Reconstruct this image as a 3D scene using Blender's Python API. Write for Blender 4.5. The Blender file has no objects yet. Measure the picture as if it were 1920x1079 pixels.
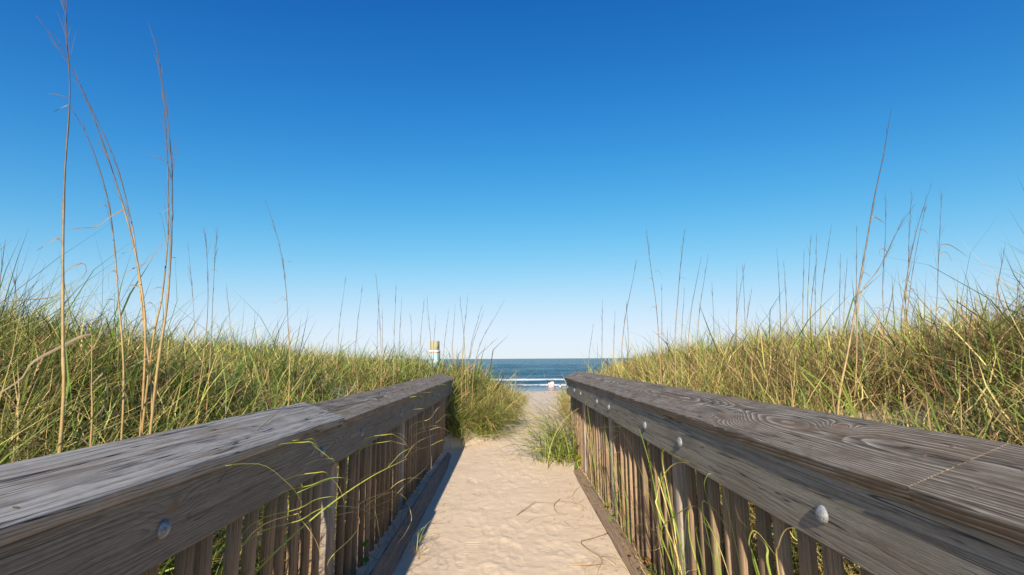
import bpy, bmesh, math, random
import numpy as np
from mathutils import Vector, Matrix

random.seed(11)
RNG = np.random.default_rng(11)
SC = bpy.context.scene
COL = SC.collection
rad = math.radians

# ------------------------------------------------------------------ camera, sky, sun, exposure
CAM_Z = 1.30
cam_data = bpy.data.cameras.new('camera')
cam_data.sensor_width = 36.0
cam_data.lens = 36.0 * 940.0 / 1920.0
cam_data.clip_start = 0.05
cam_data.clip_end = 120000.0
cam = bpy.data.objects.new('camera', cam_data)
COL.objects.link(cam)
cam.matrix_world = Matrix.Translation((0, 0, CAM_Z)) @ (
    Matrix.Rotation(rad(-0.5), 4, 'Z') @ Matrix.Rotation(rad(98.08), 4, 'X') @ Matrix.Rotation(rad(-0.35), 4, 'Z'))
SC.camera = cam

SUN_DIR = Vector((0.235, 1.86, -1.0)).normalized()          # the way the light travels
SUN_ELEV = math.asin(-SUN_DIR.z)
world = bpy.data.worlds.new('World')
SC.world = world
world.use_nodes = True
wnt = world.node_tree
bg = wnt.nodes['Background']
sky = wnt.nodes.new('ShaderNodeTexSky')
sky.sky_type = 'NISHITA'
sky.sun_disc = False
sky.sun_elevation = SUN_ELEV
sky.sun_rotation = math.atan2(-SUN_DIR.x, -SUN_DIR.y)
sky.altitude = 0.0
sky.air_density = 0.8
sky.dust_density = 0.05
sky.ozone_density = 2.0
hs = wnt.nodes.new('ShaderNodeHueSaturation')
hs.inputs['Saturation'].default_value = 1.3
wnt.links.new(sky.outputs[0], hs.inputs['Color'])
# gentle shoulder over the whole sky, the way the photograph's exposure rolls off its brightest band
tint = wnt.nodes.new('ShaderNodeVectorMath'); tint.operation = 'POWER'; tint.inputs[1].default_value = (1.7, 1.67, 1.71)
den = wnt.nodes.new('ShaderNodeVectorMath'); den.operation = 'MULTIPLY_ADD'; den.inputs[1].default_value = (0.215, 0.19, 0.165); den.inputs[2].default_value = (1, 1, 1)
dv = wnt.nodes.new('ShaderNodeVectorMath'); dv.operation = 'DIVIDE'
wnt.links.new(hs.outputs[0], tint.inputs[0]); wnt.links.new(tint.outputs[0], den.inputs[0])
wnt.links.new(tint.outputs[0], dv.inputs[0]); wnt.links.new(den.outputs[0], dv.inputs[1])
wnt.links.new(dv.outputs[0], bg.inputs['Color'])
bg.inputs['Strength'].default_value = 0.12

sun_data = bpy.data.lights.new('sun', 'SUN')
sun_data.energy = 4.9
sun_data.angle = rad(0.53)
sun_data.color = (1.0, 0.90, 0.75)
sun = bpy.data.objects.new('sun', sun_data)
COL.objects.link(sun)
sun.rotation_euler = SUN_DIR.to_track_quat('-Z', 'Y').to_euler()

SC.view_settings.view_transform = 'Standard'
SC.view_settings.look = 'None'
SC.view_settings.gamma = 1.0
SC.view_settings.use_curve_mapping = False
SC.view_settings.exposure = 0.6
SC.cycles.use_denoising = True
SC.cycles.max_bounces = 8

# ------------------------------------------------------------------ small helpers
def tag(o, label=None, cat=None, group=None, kind=None):
    if label: o['label'] = label
    if cat: o['category'] = cat
    if group: o['group'] = group
    if kind: o['kind'] = kind
    return o

def empty(name, loc=(0, 0, 0)):
    o = bpy.data.objects.new(name, None)
    o.empty_display_size = 0.1
    COL.objects.link(o)
    o.location = loc
    return o

def link(name, me, mat=None, parent=None):
    o = bpy.data.objects.new(name, me)
    COL.objects.link(o)
    if mat is not None and len(me.materials) == 0:
        me.materials.append(mat)
    if parent is not None:
        o.parent = parent
        o.location = -parent_loc(parent)
    return o

def parent_loc(p):
    v = Vector((0, 0, 0))
    while p is not None:
        v += p.location
        p = p.parent
    return v

def mesh_np(name, verts, faces, attrs=None, smooth=True):
    """verts Nx3, faces = list of (M x k) int arrays, attrs = {name: (type, data)}"""
    me = bpy.data.meshes.new(name)
    verts = np.asarray(verts, np.float32)
    me.vertices.add(len(verts))
    me.vertices.foreach_set('co', verts.ravel())
    faces = [np.asarray(f, np.int32) for f in faces if len(f)]
    loops = np.concatenate([f.ravel() for f in faces])
    tot = np.concatenate([np.full(len(f), f.shape[1], np.int32) for f in faces])
    start = np.concatenate([[0], np.cumsum(tot)[:-1]]).astype(np.int32)
    me.loops.add(len(loops))
    me.loops.foreach_set('vertex_index', loops)
    me.polygons.add(len(tot))
    me.polygons.foreach_set('loop_start', start)
    me.polygons.foreach_set('loop_total', tot)
    if smooth:
        me.polygons.foreach_set('use_smooth', np.ones(len(tot), bool))
    for k, (ty, d) in (attrs or {}).items():
        a = me.attributes.new(k, ty, 'POINT')
        a.data.foreach_set('vector' if ty == 'FLOAT_VECTOR' else 'value', np.asarray(d, np.float32).ravel())
    me.update(calc_edges=True)
    return me

def _hash(ix, iy, s):
    h = (ix * 374761393 + iy * 668265263 + s * 2147483647) & 0xFFFFFFFF
    h = ((h ^ (h >> 13)) * 1274126177) & 0xFFFFFFFF
    h = h ^ (h >> 16)
    return (h & 0xFFFF) / 65535.0

def vnoise(x, y, s=0):
    x = np.asarray(x, float); y = np.asarray(y, float)
    x, y = np.broadcast_arrays(x, y)
    ix = np.floor(x).astype(np.int64); iy = np.floor(y).astype(np.int64)
    fx = x - ix; fy = y - iy
    fx = fx * fx * (3 - 2 * fx); fy = fy * fy * (3 - 2 * fy)
    a = _hash(ix, iy, s); b = _hash(ix + 1, iy, s); c = _hash(ix, iy + 1, s); d = _hash(ix + 1, iy + 1, s)
    return (a + (b - a) * fx) * (1 - fy) + (c + (d - c) * fx) * fy

def fbm(x, y, s=0, o=4):
    v = 0; a = 0.5
    for k in range(o):
        v = v + a * (vnoise(x * 2 ** k + 17.3 * k, y * 2 ** k - 9.1 * k, s + k) - 0.5)
        a *= 0.5
    return v

def sstep(a, b, x):
    t = np.clip((np.asarray(x, float) - a) / (b - a), 0, 1)
    return t * t * (3 - 2 * t)

# ------------------------------------------------------------------ node helpers
class NT:
    def __init__(self, name):
        self.m = bpy.data.materials.new(name)
        self.m.use_nodes = True
        self.t = self.m.node_tree
        self.p = self.t.nodes['Principled BSDF']
        self.out = self.t.nodes['Material Output']
    def n(self, ty, **kw):
        nd = self.t.nodes.new(ty)
        for k, v in kw.items(): setattr(nd, k, v)
        return nd
    def put(self, sock, v):
        if hasattr(v, 'is_output') or isinstance(v, bpy.types.NodeSocket): self.t.links.new(v, sock)
        else: sock.default_value = v
    def math(self, op, a, b=0.0, c=None, clamp=False):
        nd = self.n('ShaderNodeMath', operation=op); nd.use_clamp = clamp
        self.put(nd.inputs[0], a); self.put(nd.inputs[1], b)
        if c is not None: self.put(nd.inputs[2], c)
        return nd.outputs[0]
    def add(self, a, b): return self.math('ADD', a, b)
    def mul(self, a, b): return self.math('MULTIPLY', a, b)
    def sub(self, a, b): return self.math('SUBTRACT', a, b)
    def xyz(self, x, y, z):
        nd = self.n('ShaderNodeCombineXYZ')
        for i, v in enumerate((x, y, z)): self.put(nd.inputs[i], v)
        return nd.outputs[0]
    def sep(self, v):
        nd = self.n('ShaderNodeSeparateXYZ'); self.put(nd.inputs[0], v); return nd.outputs
    def noise(self, vec, scale=1.0, detail=2.0, rough=0.5):
        nd = self.n('ShaderNodeTexNoise'); self.put(nd.inputs['Vector'], vec)
        nd.inputs['Scale'].default_value = scale; nd.inputs['Detail'].default_value = detail
        nd.inputs['Roughness'].default_value = rough
        return nd.outputs['Fac']
    def attr(self, name): return self.n('ShaderNodeAttribute', attribute_name=name)
    def mix(self, f, a, b, bt='MIX'):
        nd = self.n('ShaderNodeMix', data_type='RGBA', blend_type=bt)
        self.put(nd.inputs[0], f)
        for s, v in ((nd.inputs[6], a), (nd.inputs[7], b)):
            if isinstance(v, tuple) and len(v) == 3: v = v + (1.0,)
            self.put(s, v)
        return nd.outputs[2]
    def ramp(self, f, stops):
        nd = self.n('ShaderNodeValToRGB'); self.put(nd.inputs[0], f)
        e = nd.color_ramp.elements
        while len(e) < len(stops): e.new(0.5)
        for el, (p, c) in zip(e, stops):
            el.position = p; el.color = c + (1.0,) if len(c) == 3 else c
        return nd.outputs[0]
    def smooth(self, v, lo, hi):
        nd = self.n('ShaderNodeMapRange', interpolation_type='SMOOTHSTEP'); self.put(nd.inputs[0], v)
        nd.inputs[1].default_value = lo; nd.inputs[2].default_value = hi
        return nd.outputs[0]
    def bump(self, h, strength=0.5, dist=0.002):
        nd = self.n('ShaderNodeBump'); self.put(nd.inputs['Height'], h)
        nd.inputs['Strength'].default_value = strength; nd.inputs['Distance'].default_value = dist
        self.t.links.new(nd.outputs[0], self.p.inputs['Normal'])
    def set(self, **kw):
        for k, v in kw.items():
            s = self.p.inputs[k.replace('_', ' ')]
            if isinstance(v, tuple) and len(v) == 3: v = v + (1.0,)
            self.put(s, v)
        return self.m

def wood(name, early, late, stain, pith=(0.02, -0.05), ring=0.006, warp=0.05, stain_amt=0.5, knots=(),
         crack=1.0, bump=0.6, green=0.0, rough=0.75, wscale=1.0):
    """weathered sawn timber. attribute 'wood' = (across, along, through) in metres"""
    g = NT(name)
    av = g.attr('wood').outputs['Vector']
    a, l, t = g.sep(av)
    info = g.n('ShaderNodeObjectInfo')
    w1 = g.sub(g.noise(g.xyz(g.mul(a, 5.0), g.mul(l, 0.9 * wscale), g.mul(t, 5.0)), 1.0, 2.0), 0.5)
    w2 = g.sub(g.noise(g.xyz(g.mul(a, 30.0), g.mul(l, 4.0), g.mul(t, 30.0)), 1.0, 2.0), 0.5)
    aa = g.add(g.sub(a, pith[0]), g.mul(w1, warp))
    tt = g.sub(t, pith[1])
    r = g.math('SQRT', g.add(g.mul(aa, aa), g.mul(tt, tt)))
    r = g.add(r, g.mul(w2, 0.008))
    r = g.add(r, g.mul(w1, warp * 0.5))
    kmask = None
    for (ka, kl, ks, kamp) in knots:
        dx = g.sub(a, ka); dl = g.mul(g.sub(l, kl), 0.42)
        d = g.math('SQRT', g.add(g.mul(dx, dx), g.mul(dl, dl)))
        d = g.add(d, g.mul(w2, 0.004))
        e = g.math('EXPONENT', g.mul(d, -1.0 / ks))
        r = g.add(r, g.mul(e, kamp))
        km = g.sub(1.0, g.smooth(d, 0.007, 0.016))
        kmask = km if kmask is None else g.math('MAXIMUM', kmask, km)
    f = g.math('FRACT', g.math('DIVIDE', r, ring))
    v = g.math('POWER', f, 2.2)
    v = g.mul(v, g.sub(1.0, g.smooth(f, 0.9, 1.0)))
    streak = g.noise(g.xyz(g.mul(a, 260.0), g.mul(l, 3.5), g.mul(t, 260.0)), 1.0, 3.0, 0.6)
    fine = g.noise(g.xyz(g.mul(a, 900.0), g.mul(l, 40.0), g.mul(t, 900.0)), 1.0, 2.0, 0.6)
    blot = g.noise(g.xyz(g.mul(a, 9.0), g.mul(l, 1.3), g.mul(t, 9.0)), 1.0, 4.0, 0.6)
    blot2 = g.noise(g.xyz(g.mul(a, 14.0), g.mul(l, 5.0), g.mul(t, 14.0)), 1.3, 3.0, 0.6)
    vis = g.smooth(blot2, 0.3, 0.62)
    c = g.mix(g.mul(v, g.add(g.mul(vis, 0.8), 0.2)), early, late)
    c = g.mix(g.mul(g.smooth(blot, 0.42, 0.72), stain_amt), c, stain)
    if green:
        gr = g.noise(g.xyz(g.mul(a, 12.0), g.mul(l, 3.0), t), 1.0, 4.0, 0.65)
        c = g.mix(g.mul(g.smooth(gr, 0.5, 0.75), green), c, (0.10, 0.11, 0.035))
    st = g.add(g.mul(streak, 1.5), 0.25)
    c = g.mix(1.0, c, g.xyz(st, st, st), 'MULTIPLY')
    fv = g.add(g.mul(fine, 1.0), 0.5)
    c = g.mix(1.0, c, g.xyz(fv, fv, fv), 'MULTIPLY')
    rv = g.add(g.mul(info.outputs['Random'], 0.5), 0.75)
    c = g.mix(1.0, c, g.xyz(rv, rv, rv), 'MULTIPLY')
    # checks (drying cracks) running with the grain
    cn = g.noise(g.xyz(g.mul(a, 38.0), g.mul(l, 0.9), g.mul(t, 38.0)), 1.0, 3.0, 0.5)
    cm = g.noise(g.xyz(g.mul(a, 10.0), g.mul(l, 2.2), g.mul(t, 10.0)), 1.0, 2.0)
    ck = g.sub(1.0, g.smooth(g.math('ABSOLUTE', g.sub(cn, 0.5)), 0.0, 0.014))
    ck = g.mul(g.mul(ck, g.smooth(cm, 0.40, 0.52)), crack)
    c = g.mix(g.math('MINIMUM', ck, 0.92), c, (0.012, 0.011, 0.010))
    if kmask is not None:
        c = g.mix(g.mul(kmask, 0.8), c, (0.22, 0.13, 0.075))
    h = g.add(g.add(g.mul(v, 0.55), g.mul(streak, 0.6)), g.mul(fine, 0.25))
    h = g.sub(h, g.mul(ck, 1.6))
    if kmask is not None: h = g.sub(h, g.mul(kmask, 0.6))
    g.bump(h, bump, 0.0022)
    return g.set(Base_Color=c, Roughness=rough, Specular_IOR_Level=0.3)

M = {}
M['cap_silver'] = wood('weathered_silver_wood', (0.39, 0.365, 0.33), (0.13, 0.118, 0.10), (0.19, 0.128, 0.075),
                       pith=(0.10, -0.20), ring=0.0085, warp=0.04, stain_amt=0.6, crack=1.0, bump=0.95, wscale=0.5, knots=((0.06, 0.45, 0.02, 0.012),))
M['cap_dark'] = wood('weathered_dark_wood', (0.115, 0.085, 0.056), (0.43, 0.39, 0.325), (0.18, 0.118, 0.068),
                     pith=(0.11, -0.08), ring=0.0055, warp=0.06, stain_amt=0.5, crack=0.7)
M['cap_knot'] = wood('weathered_knotty_wood', (0.115, 0.085, 0.056), (0.46, 0.42, 0.35), (0.18, 0.118, 0.068),
                     pith=(0.13, -0.085), ring=0.0052, warp=0.06, stain_amt=0.6, crack=0.8, bump=0.7,
                     knots=((0.165, 0.42, 0.030, 0.055), (0.085, 1.02, 0.05, 0.085), (0.13, 2.6, 0.04, 0.06)))
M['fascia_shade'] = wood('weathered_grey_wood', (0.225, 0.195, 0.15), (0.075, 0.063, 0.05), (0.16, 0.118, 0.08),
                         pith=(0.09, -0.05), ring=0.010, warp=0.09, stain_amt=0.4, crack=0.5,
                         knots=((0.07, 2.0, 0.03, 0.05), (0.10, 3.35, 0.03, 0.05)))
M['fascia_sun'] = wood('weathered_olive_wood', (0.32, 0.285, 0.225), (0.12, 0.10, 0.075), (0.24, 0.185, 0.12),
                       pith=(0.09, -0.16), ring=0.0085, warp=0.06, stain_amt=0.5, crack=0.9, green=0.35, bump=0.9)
M['baluster'] = wood('brown_baluster_wood', (0.30, 0.195, 0.11), (0.13, 0.082, 0.048), (0.28, 0.21, 0.14),
                     pith=(0.05, -0.06), ring=0.006, warp=0.02, stain_amt=0.7, crack=0.4, bump=0.4)
M['post_wood'] = wood('grey_post_wood', (0.34, 0.285, 0.225), (0.18, 0.15, 0.125), (0.28, 0.21, 0.15),
                      pith=(0.03, -0.02), ring=0.008, warp=0.03, stain_amt=0.5, crack=0.6)
M['curb_wood'] = wood('brown_kerb_timber', (0.36, 0.245, 0.15), (0.21, 0.14, 0.09), (0.25, 0.20, 0.15),
                      pith=(0.06, -0.09), ring=0.008, warp=0.03, stain_amt=0.5, crack=0.8)
M['pile_wood'] = wood('treated_green_pile_wood', (0.50, 0.45, 0.25), (0.36, 0.32, 0.17), (0.42, 0.39, 0.24),
                      pith=(0.15, -0.1), ring=0.012, warp=0.03, stain_amt=0.4, crack=0.7)

def plain(name, col, rough=0.8, spec=0.3, var=0.15, scale=20.0, metal=0.0, bump=0.0, trans=0.0):
    g = NT(name)
    co = g.n('ShaderNodeTexCoord').outputs['Object']
    nz = g.noise(co, scale, 3.0, 0.6)
    k = g.add(g.mul(nz, 2 * var), 1.0 - var)
    c = g.mix(1.0, col, g.xyz(k, k, k), 'MULTIPLY')
    if bump: g.bump(nz, bump, 0.002)
    return g.set(Base_Color=c, Roughness=rough, Specular_IOR_Level=spec, Metallic=metal)

def grass_mat(name, trans=0.24):
    """attribute tint: 0 green .. 1 straw ; attribute shade: value variation"""
    g = NT(name)
    ti = g.attr('tint').outputs['Fac']; sh = g.attr('shade').outputs['Fac']
    c = g.ramp(ti, [(0.0, (0.070, 0.150, 0.026)), (0.25, (0.20, 0.275, 0.045)), (0.48, (0.42, 0.40, 0.09)),
                    (0.75, (0.60, 0.44, 0.185)), (1.0, (0.30, 0.17, 0.08))])
    k = g.add(g.mul(sh, 1.35), 0.25)
    c = g.mix(1.0, c, g.xyz(k, k, k), 'MULTIPLY')
    g.set(Base_Color=c, Roughness=0.5, Specular_IOR_Level=0.35)
    tr = g.n('ShaderNodeBsdfTranslucent'); g.t.links.new(c, tr.inputs['Color'])
    ms = g.n('ShaderNodeMixShader'); ms.inputs[0].default_value = trans
    g.t.links.new(g.p.outputs[0], ms.inputs[1]); g.t.links.new(tr.outputs[0], ms.inputs[2])
    g.t.links.new(ms.outputs[0], g.out.inputs['Surface'])
    return g.m
M['grass'] = grass_mat('beach_grass_blade')

def stem_mat():
    g = NT('dry_stem')
    co = g.n('ShaderNodeTexCoord').outputs['Object']
    h = g.attr('tint').outputs['Fac']                     # 0 at the base .. 1 at the tip
    nz = g.noise(co, 14.0, 3.0, 0.6)
    f = g.add(h, g.mul(g.sub(nz, 0.5), 0.5))
    c = g.ramp(f, [(0.0, (0.30, 0.18, 0.06)), (0.40, (0.40, 0.27, 0.105)), (0.56, (0.20, 0.14, 0.08)), (0.70, (0.085, 0.066, 0.05)), (1.0, (0.055, 0.044, 0.04))])
    nz2 = g.noise(co, 60.0, 2.0)
    k = g.add(g.mul(nz2, 0.8), 0.6)
    c = g.mix(1.0, c, g.xyz(k, k, k), 'MULTIPLY')
    return g.set(Base_Color=c, Roughness=0.55)
M['stem'] = stem_mat()
M['reed'] = plain('pale_dead_reed', (0.38, 0.26, 0.14), 0.7, var=0.45, scale=25)
M['plume'] = plain('dry_plume', (0.085, 0.064, 0.055), 0.8)
M['dead_leaf'] = plain('dead_curled_leaf', (0.23, 0.17, 0.11), 0.7, var=0.5, scale=30)

def zinc():
    g = NT('galvanised_bolt')
    co = g.n('ShaderNodeTexCoord').outputs['Object']
    nz = g.noise(co, 90.0, 4.0, 0.65)
    c = g.ramp(nz, [(0.32, (0.13, 0.14, 0.15)), (0.68, (0.40, 0.41, 0.42))])
    g.bump(g.noise(co, 180.0, 3.0), 0.9, 0.0022)
    return g.set(Base_Color=c, Roughness=0.62, Metallic=0.35)
M['zinc'] = zinc()

def sand_mat():
    g = NT('pale_beach_sand')
    geo = g.n('ShaderNodeNewGeometry').outputs['Position']
    wet = g.attr('wet').outputs['Fac']
    n1 = g.noise(geo, 0.8, 4.0, 0.6); n2 = g.noise(geo, 9.0, 4.0, 0.6); n3 = g.noise(geo, 420.0, 2.0, 0.7)
    c = g.mix(n1, (0.625, 0.475, 0.325), (0.715, 0.57, 0.41))
    k = g.add(g.mul(n2, 0.18), 0.91)
    c = g.mix(1.0, c, g.xyz(k, k, k), 'MULTIPLY')
    k3 = g.add(g.mul(n3, 0.5), 0.75)
    c = g.mix(1.0, c, g.xyz(k3, k3, k3), 'MULTIPLY')
    shell = g.smooth(g.noise(geo, 160.0, 1.0), 0.76, 0.8)
    c = g.mix(g.mul(shell, 0.4), c, (0.30, 0.24, 0.19))
    th = g.attr('thatch_shade').outputs['Fac']
    tn = g.noise(geo, 3.2, 4.0, 0.65)
    c = g.mix(g.mul(th, g.smooth(g.add(tn, g.mul(g.sub(n2, 0.5), 0.6)), 0.36, 0.56)), c, (0.11, 0.07, 0.036))  # dead thatch under the grass, its brown darkened to paint shade into the gaps
    c = g.mix(wet, c, (0.17, 0.135, 0.10))
    h = g.add(g.mul(n2, 1.0), g.add(g.mul(g.noise(geo, 60.0, 4.0, 0.7), 0.6), g.mul(n3, 0.10)))
    g.bump(h, 0.6, 0.011)
    ro = g.sub(0.95, g.mul(wet, 0.83))
    return g.set(Base_Color=c, Roughness=ro, Specular_IOR_Level=0.25)
M['sand'] = sand_mat()

def sea_mat():
    g = NT('sea_water')
    geo = g.n('ShaderNodeNewGeometry').outputs['Position']
    x, y, z = g.sep(geo)
    foam = g.attr('foam').outputs['Fac']
    p1 = g.xyz(g.mul(x, 0.05), g.mul(y, 0.022), 0.0)
    p2 = g.xyz(g.mul(x, 0.5), g.mul(y, 0.16), 0.0)
    n1 = g.noise(p1, 1.0, 4.0, 0.6); n2 = g.noise(p2, 1.0, 3.0, 0.6)
    c = g.ramp(n1, [(0.32, (0.006, 0.040, 0.068)), (0.5, (0.014, 0.075, 0.11)), (0.68, (0.035, 0.12, 0.145))])
    k = g.add(g.mul(n2, 1.0), 0.5)
    c = g.mix(1.0, c, g.xyz(k, k, k), 'MULTIPLY')
    sha = g.attr('shallow').outputs['Fac']                # thin turbid water running over sand
    c = g.mix(g.mul(sha, g.add(g.mul(n2, 0.6), 0.5)), c, (0.30, 0.36, 0.39))
    fn = g.noise(g.xyz(g.mul(x, 1.2), g.mul(y, 0.6), 0.0), 1.0, 5.0, 0.7)
    fl = g.noise(g.xyz(g.mul(x, 0.16), g.mul(y, 0.20), 3.0), 1.0, 3.0, 0.6)
    ff = g.smooth(g.add(foam, g.add(g.mul(g.sub(fn, 0.5), 0.9), g.mul(g.sub(fl, 0.5), 1.1))), 0.40, 0.62)
    c = g.mix(ff, c, (0.78, 0.80, 0.82))
    h = g.add(g.mul(n2, 1.0), g.mul(g.noise(g.xyz(g.mul(x, 1.6), g.mul(y, 0.7), 0.0), 1.0, 3.0, 0.6), 0.4))
    g.bump(h, 1.0, 1.2)
    ro = g.add(g.mul(ff, 0.6), 0.22)
    return g.set(Base_Color=c, Roughness=ro, Specular_IOR_Level=0.35, IOR=1.12)
M['sea'] = sea_mat()

# ------------------------------------------------------------------ ground: path, dunes, beach in one sheet
PY = [-60, 8, 10, 12, 16, 20, 25, 30, 40, 50, 65, 80, 90, 100, 130, 400]
PZ = [0, 0, -0.05, -0.13, -0.36, -0.64, -1.0, -1.36, -1.9, -2.45, -3.2, -3.80, -4.25, -4.7, -6.2, -12]
SEA_Z = -3.83

def path_z(y): return np.interp(y, PY, PZ)

def dune(x, y):
    """height of the vegetated dunes above the path profile and the grass cover 0..1"""
    x = np.asarray(x, float); y = np.asarray(y, float)
    pz = path_z(y)
    wob = 0.25 * (vnoise(y * 0.7, 0 * y, 91) - 0.5) * sstep(9, 13, y)
    xl = np.interp(y, [-60, 7.2, 7.7, 8.3, 9.0, 10, 12, 16, 20, 30, 34], [-1.02, -1.02, -0.66, -0.30, -0.02, 0.10, 0.18, 0.38, 0.55, 1.1, 0.4]) + wob
    xr = np.interp(y, [-60, 6.6, 8.0, 10, 14, 20, 30, 34], [1.0, 1.0, 1.0, 1.08, 1.5, 2.1, 3.2, 5.0]) + wob
    cl = np.interp(y, [-60, -3, 0, 6, 10, 14, 18, 25, 31, 35], [1.05, 1.1, 1.15, 1.19, 1.18, 0.98, 0.74, 0.3, -0.2, -0.6])
    cr = np.interp(y, [-60, -3, 0, 4, 8, 12, 16, 25, 31, 35], [1.0, 1.1, 1.15, 1.2, 1.2, 1.0, 0.72, 0.3, -0.2, -0.6])
    wl = np.interp(y, [-60, 7.5, 9, 14, 20], [5.0, 5.0, 6.0, 6.0, 6.0])
    wr = np.interp(y, [-60, 7.5, 9, 14, 20], [4.2, 4.2, 3.6, 3.8, 5.0])
    dl = np.maximum(xl - x, 0); dr = np.maximum(x - xr, 0)
    tl = np.clip(dl / wl, 0, 1); tr = np.clip(dr / wr, 0, 1)
    ex = np.interp(y, [-60, 7.0, 9.0], [4.5, 4.5, 3.0])
    fl = 1 - (1 - tl) ** ex; fr = 1 - (1 - tr) ** ex
    toe = 1 - sstep(28, 36, y + 3 * fbm(x * 0.15, y * 0.15, 5))
    hl = np.maximum(cl - pz, 0) * fl * toe; hr = np.maximum(cr - pz, 0) * fr * toe
    und = (fbm(x * 0.35, y * 0.35, 21, 3) * 0.55 + fbm(x * 1.3, y * 1.3, 33, 3) * 0.16)
    amp = sstep(0.2, 1.6, dl + dr) * toe
    bump = 0.42 * np.exp(-(((x + 0.9) / 0.62) ** 2 + ((y - 9.9) / 1.2) ** 2))
    h = pz + hl + hr + und * amp + bump
    cov = sstep(0.02, 0.22, dl + dr) * toe
    cov = cov * (1 - 0.93 * np.exp(-(((x - 2.1) / 0.50) ** 2 + ((y - 2.8) / 0.75) ** 2)))
    return h, cov

def ground_z(x, y): return dune(x, y)[0]

def sand_detail(x, y):
    """footprints, scuffs and cart-wheel prints on the walked path"""
    z = np.zeros_like(x)
    near = np.exp(-np.clip(np.abs(x) - 0.62, 0, 9) * 8.0) * sstep(1.4, 2.2, y) * (1 - sstep(24, 30, y))
    z += near * (fbm(x * 5, y * 4, 3, 3) * 0.016 + fbm(x * 24, y * 20, 4, 3) * 0.0085)
    R = np.random.default_rng(4)
    for k in range(420):
        cy = 2.3 + 11 * R.random() ** 1.25; cx = R.normal(0.05 + 0.05 * max(cy - 7, 0), 0.30)
        an = R.normal(0, 0.22) + (math.pi if R.random() < .5 else 0)
        L = R.uniform(0.11, 0.145); Wd = R.uniform(0.042, 0.058); dp = R.uniform(0.0015, 0.0065)
        m = (np.abs(x - cx) < 0.3) & (np.abs(y - cy) < 0.3)
        if not m.any(): continue
        dx = x[m] - cx; dy = y[m] - cy
        u = dx * math.cos(an) + dy * math.sin(an); v = -dx * math.sin(an) + dy * math.cos(an)
        q = np.sqrt((u / (Wd * (1 - 0.18 * np.cos(v / L * 2.4)))) ** 2 + (v / L) ** 2)
        z[m] += -dp * (1 - sstep(0.62, 1.04, q)) + dp * 0.30 * np.exp(-((q - 1.18) / 0.18) ** 2)
    for cx, wv, y0, y1, am in ((-0.235, 0.055, 2.4, 4.15, 0.0042), (0.27, 0.05, 2.4, 3.9, 0.0034), (0.20, 0.03, 4.5, 5.2, 0.003)):
        xc = cx + 0.02 * np.sin(y * 1.3)
        m = (1 - sstep(wv * 0.8, wv * 1.1, np.abs(x - xc))) * sstep(y0, y0 + .2, y) * (1 - sstep(y1 - .4, y1, y))
        m = m * sstep(0.35, 0.65, vnoise(x * 12, y * 4, 77))
        z = z * (1 - 0.35 * m) + m * (0.6 * am * np.sin(y * 2 * math.pi / 0.045 + 3 * (x - xc)) - 0.002)
    return z * 0.62

def grow(a, b, s0, k):
    v = [a]; s = s0
    while v[-1] < b:
        v.append(v[-1] + s); s *= k
    return v
gx = np.concatenate([np.arange(-0.80, 0.801, 0.0145), grow(0.83, 12, 0.035, 1.045), grow(12.5, 900, 1.2, 1.22)])
gx = np.unique(np.concatenate([gx, -gx]))
gy = np.concatenate([[-60, -40, -25, -15, -10, -7, -5, -4, -3, -2, -1, 0, 0.5, 1, 1.4, 1.8, 2.1, 2.3], np.arange(2.4, 4.3, 0.0062),
                     np.arange(4.31, 7, 0.016), grow(7.02, 140, 0.022, 1.022)])
X, Y = np.meshgrid(gx, gy)
Zg, COV = dune(X, Y)
Zg = Zg + sand_detail(X, Y)
# sand banked along the toe boards
Zg += 0.035 * np.exp(-((np.abs(X) - 0.86) / 0.07) ** 2) * (1 - sstep(7, 8.5, Y)) * (0.6 + 0.8 * vnoise(X * 4, Y * 4, 8))
bz = (1 - COV) * sstep(11, 16, Y)
Zg += bz * (fbm(X * 0.8, Y * 0.8, 61, 4) * 0.10 + fbm(X * 0.12, Y * 0.12, 62, 3) * 0.25)
wl = 80.5 + 2.5 * fbm(X * 0.03, 0 * Y, 40, 3) * 2
wet = sstep(-2.5, 0.5, Y - wl)
Zg = Zg * 1.0
ny, nx = X.shape
idx = np.arange(nx * ny).reshape(ny, nx)
quads = np.stack([idx[:-1, :-1], idx[:-1, 1:], idx[1:, 1:], idx[1:, :-1]], -1).reshape(-1, 4)
me = mesh_np('sand_ground', np.stack([X, Y, Zg], -1).reshape(-1, 3), [quads], {'wet': ('FLOAT', wet), 'thatch_shade': ('FLOAT', COV)})
tag(link('sand_ground', me, M['sand']), 'pale footprinted sand path running between dunes down to the beach', 'sand', kind='structure')

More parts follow.
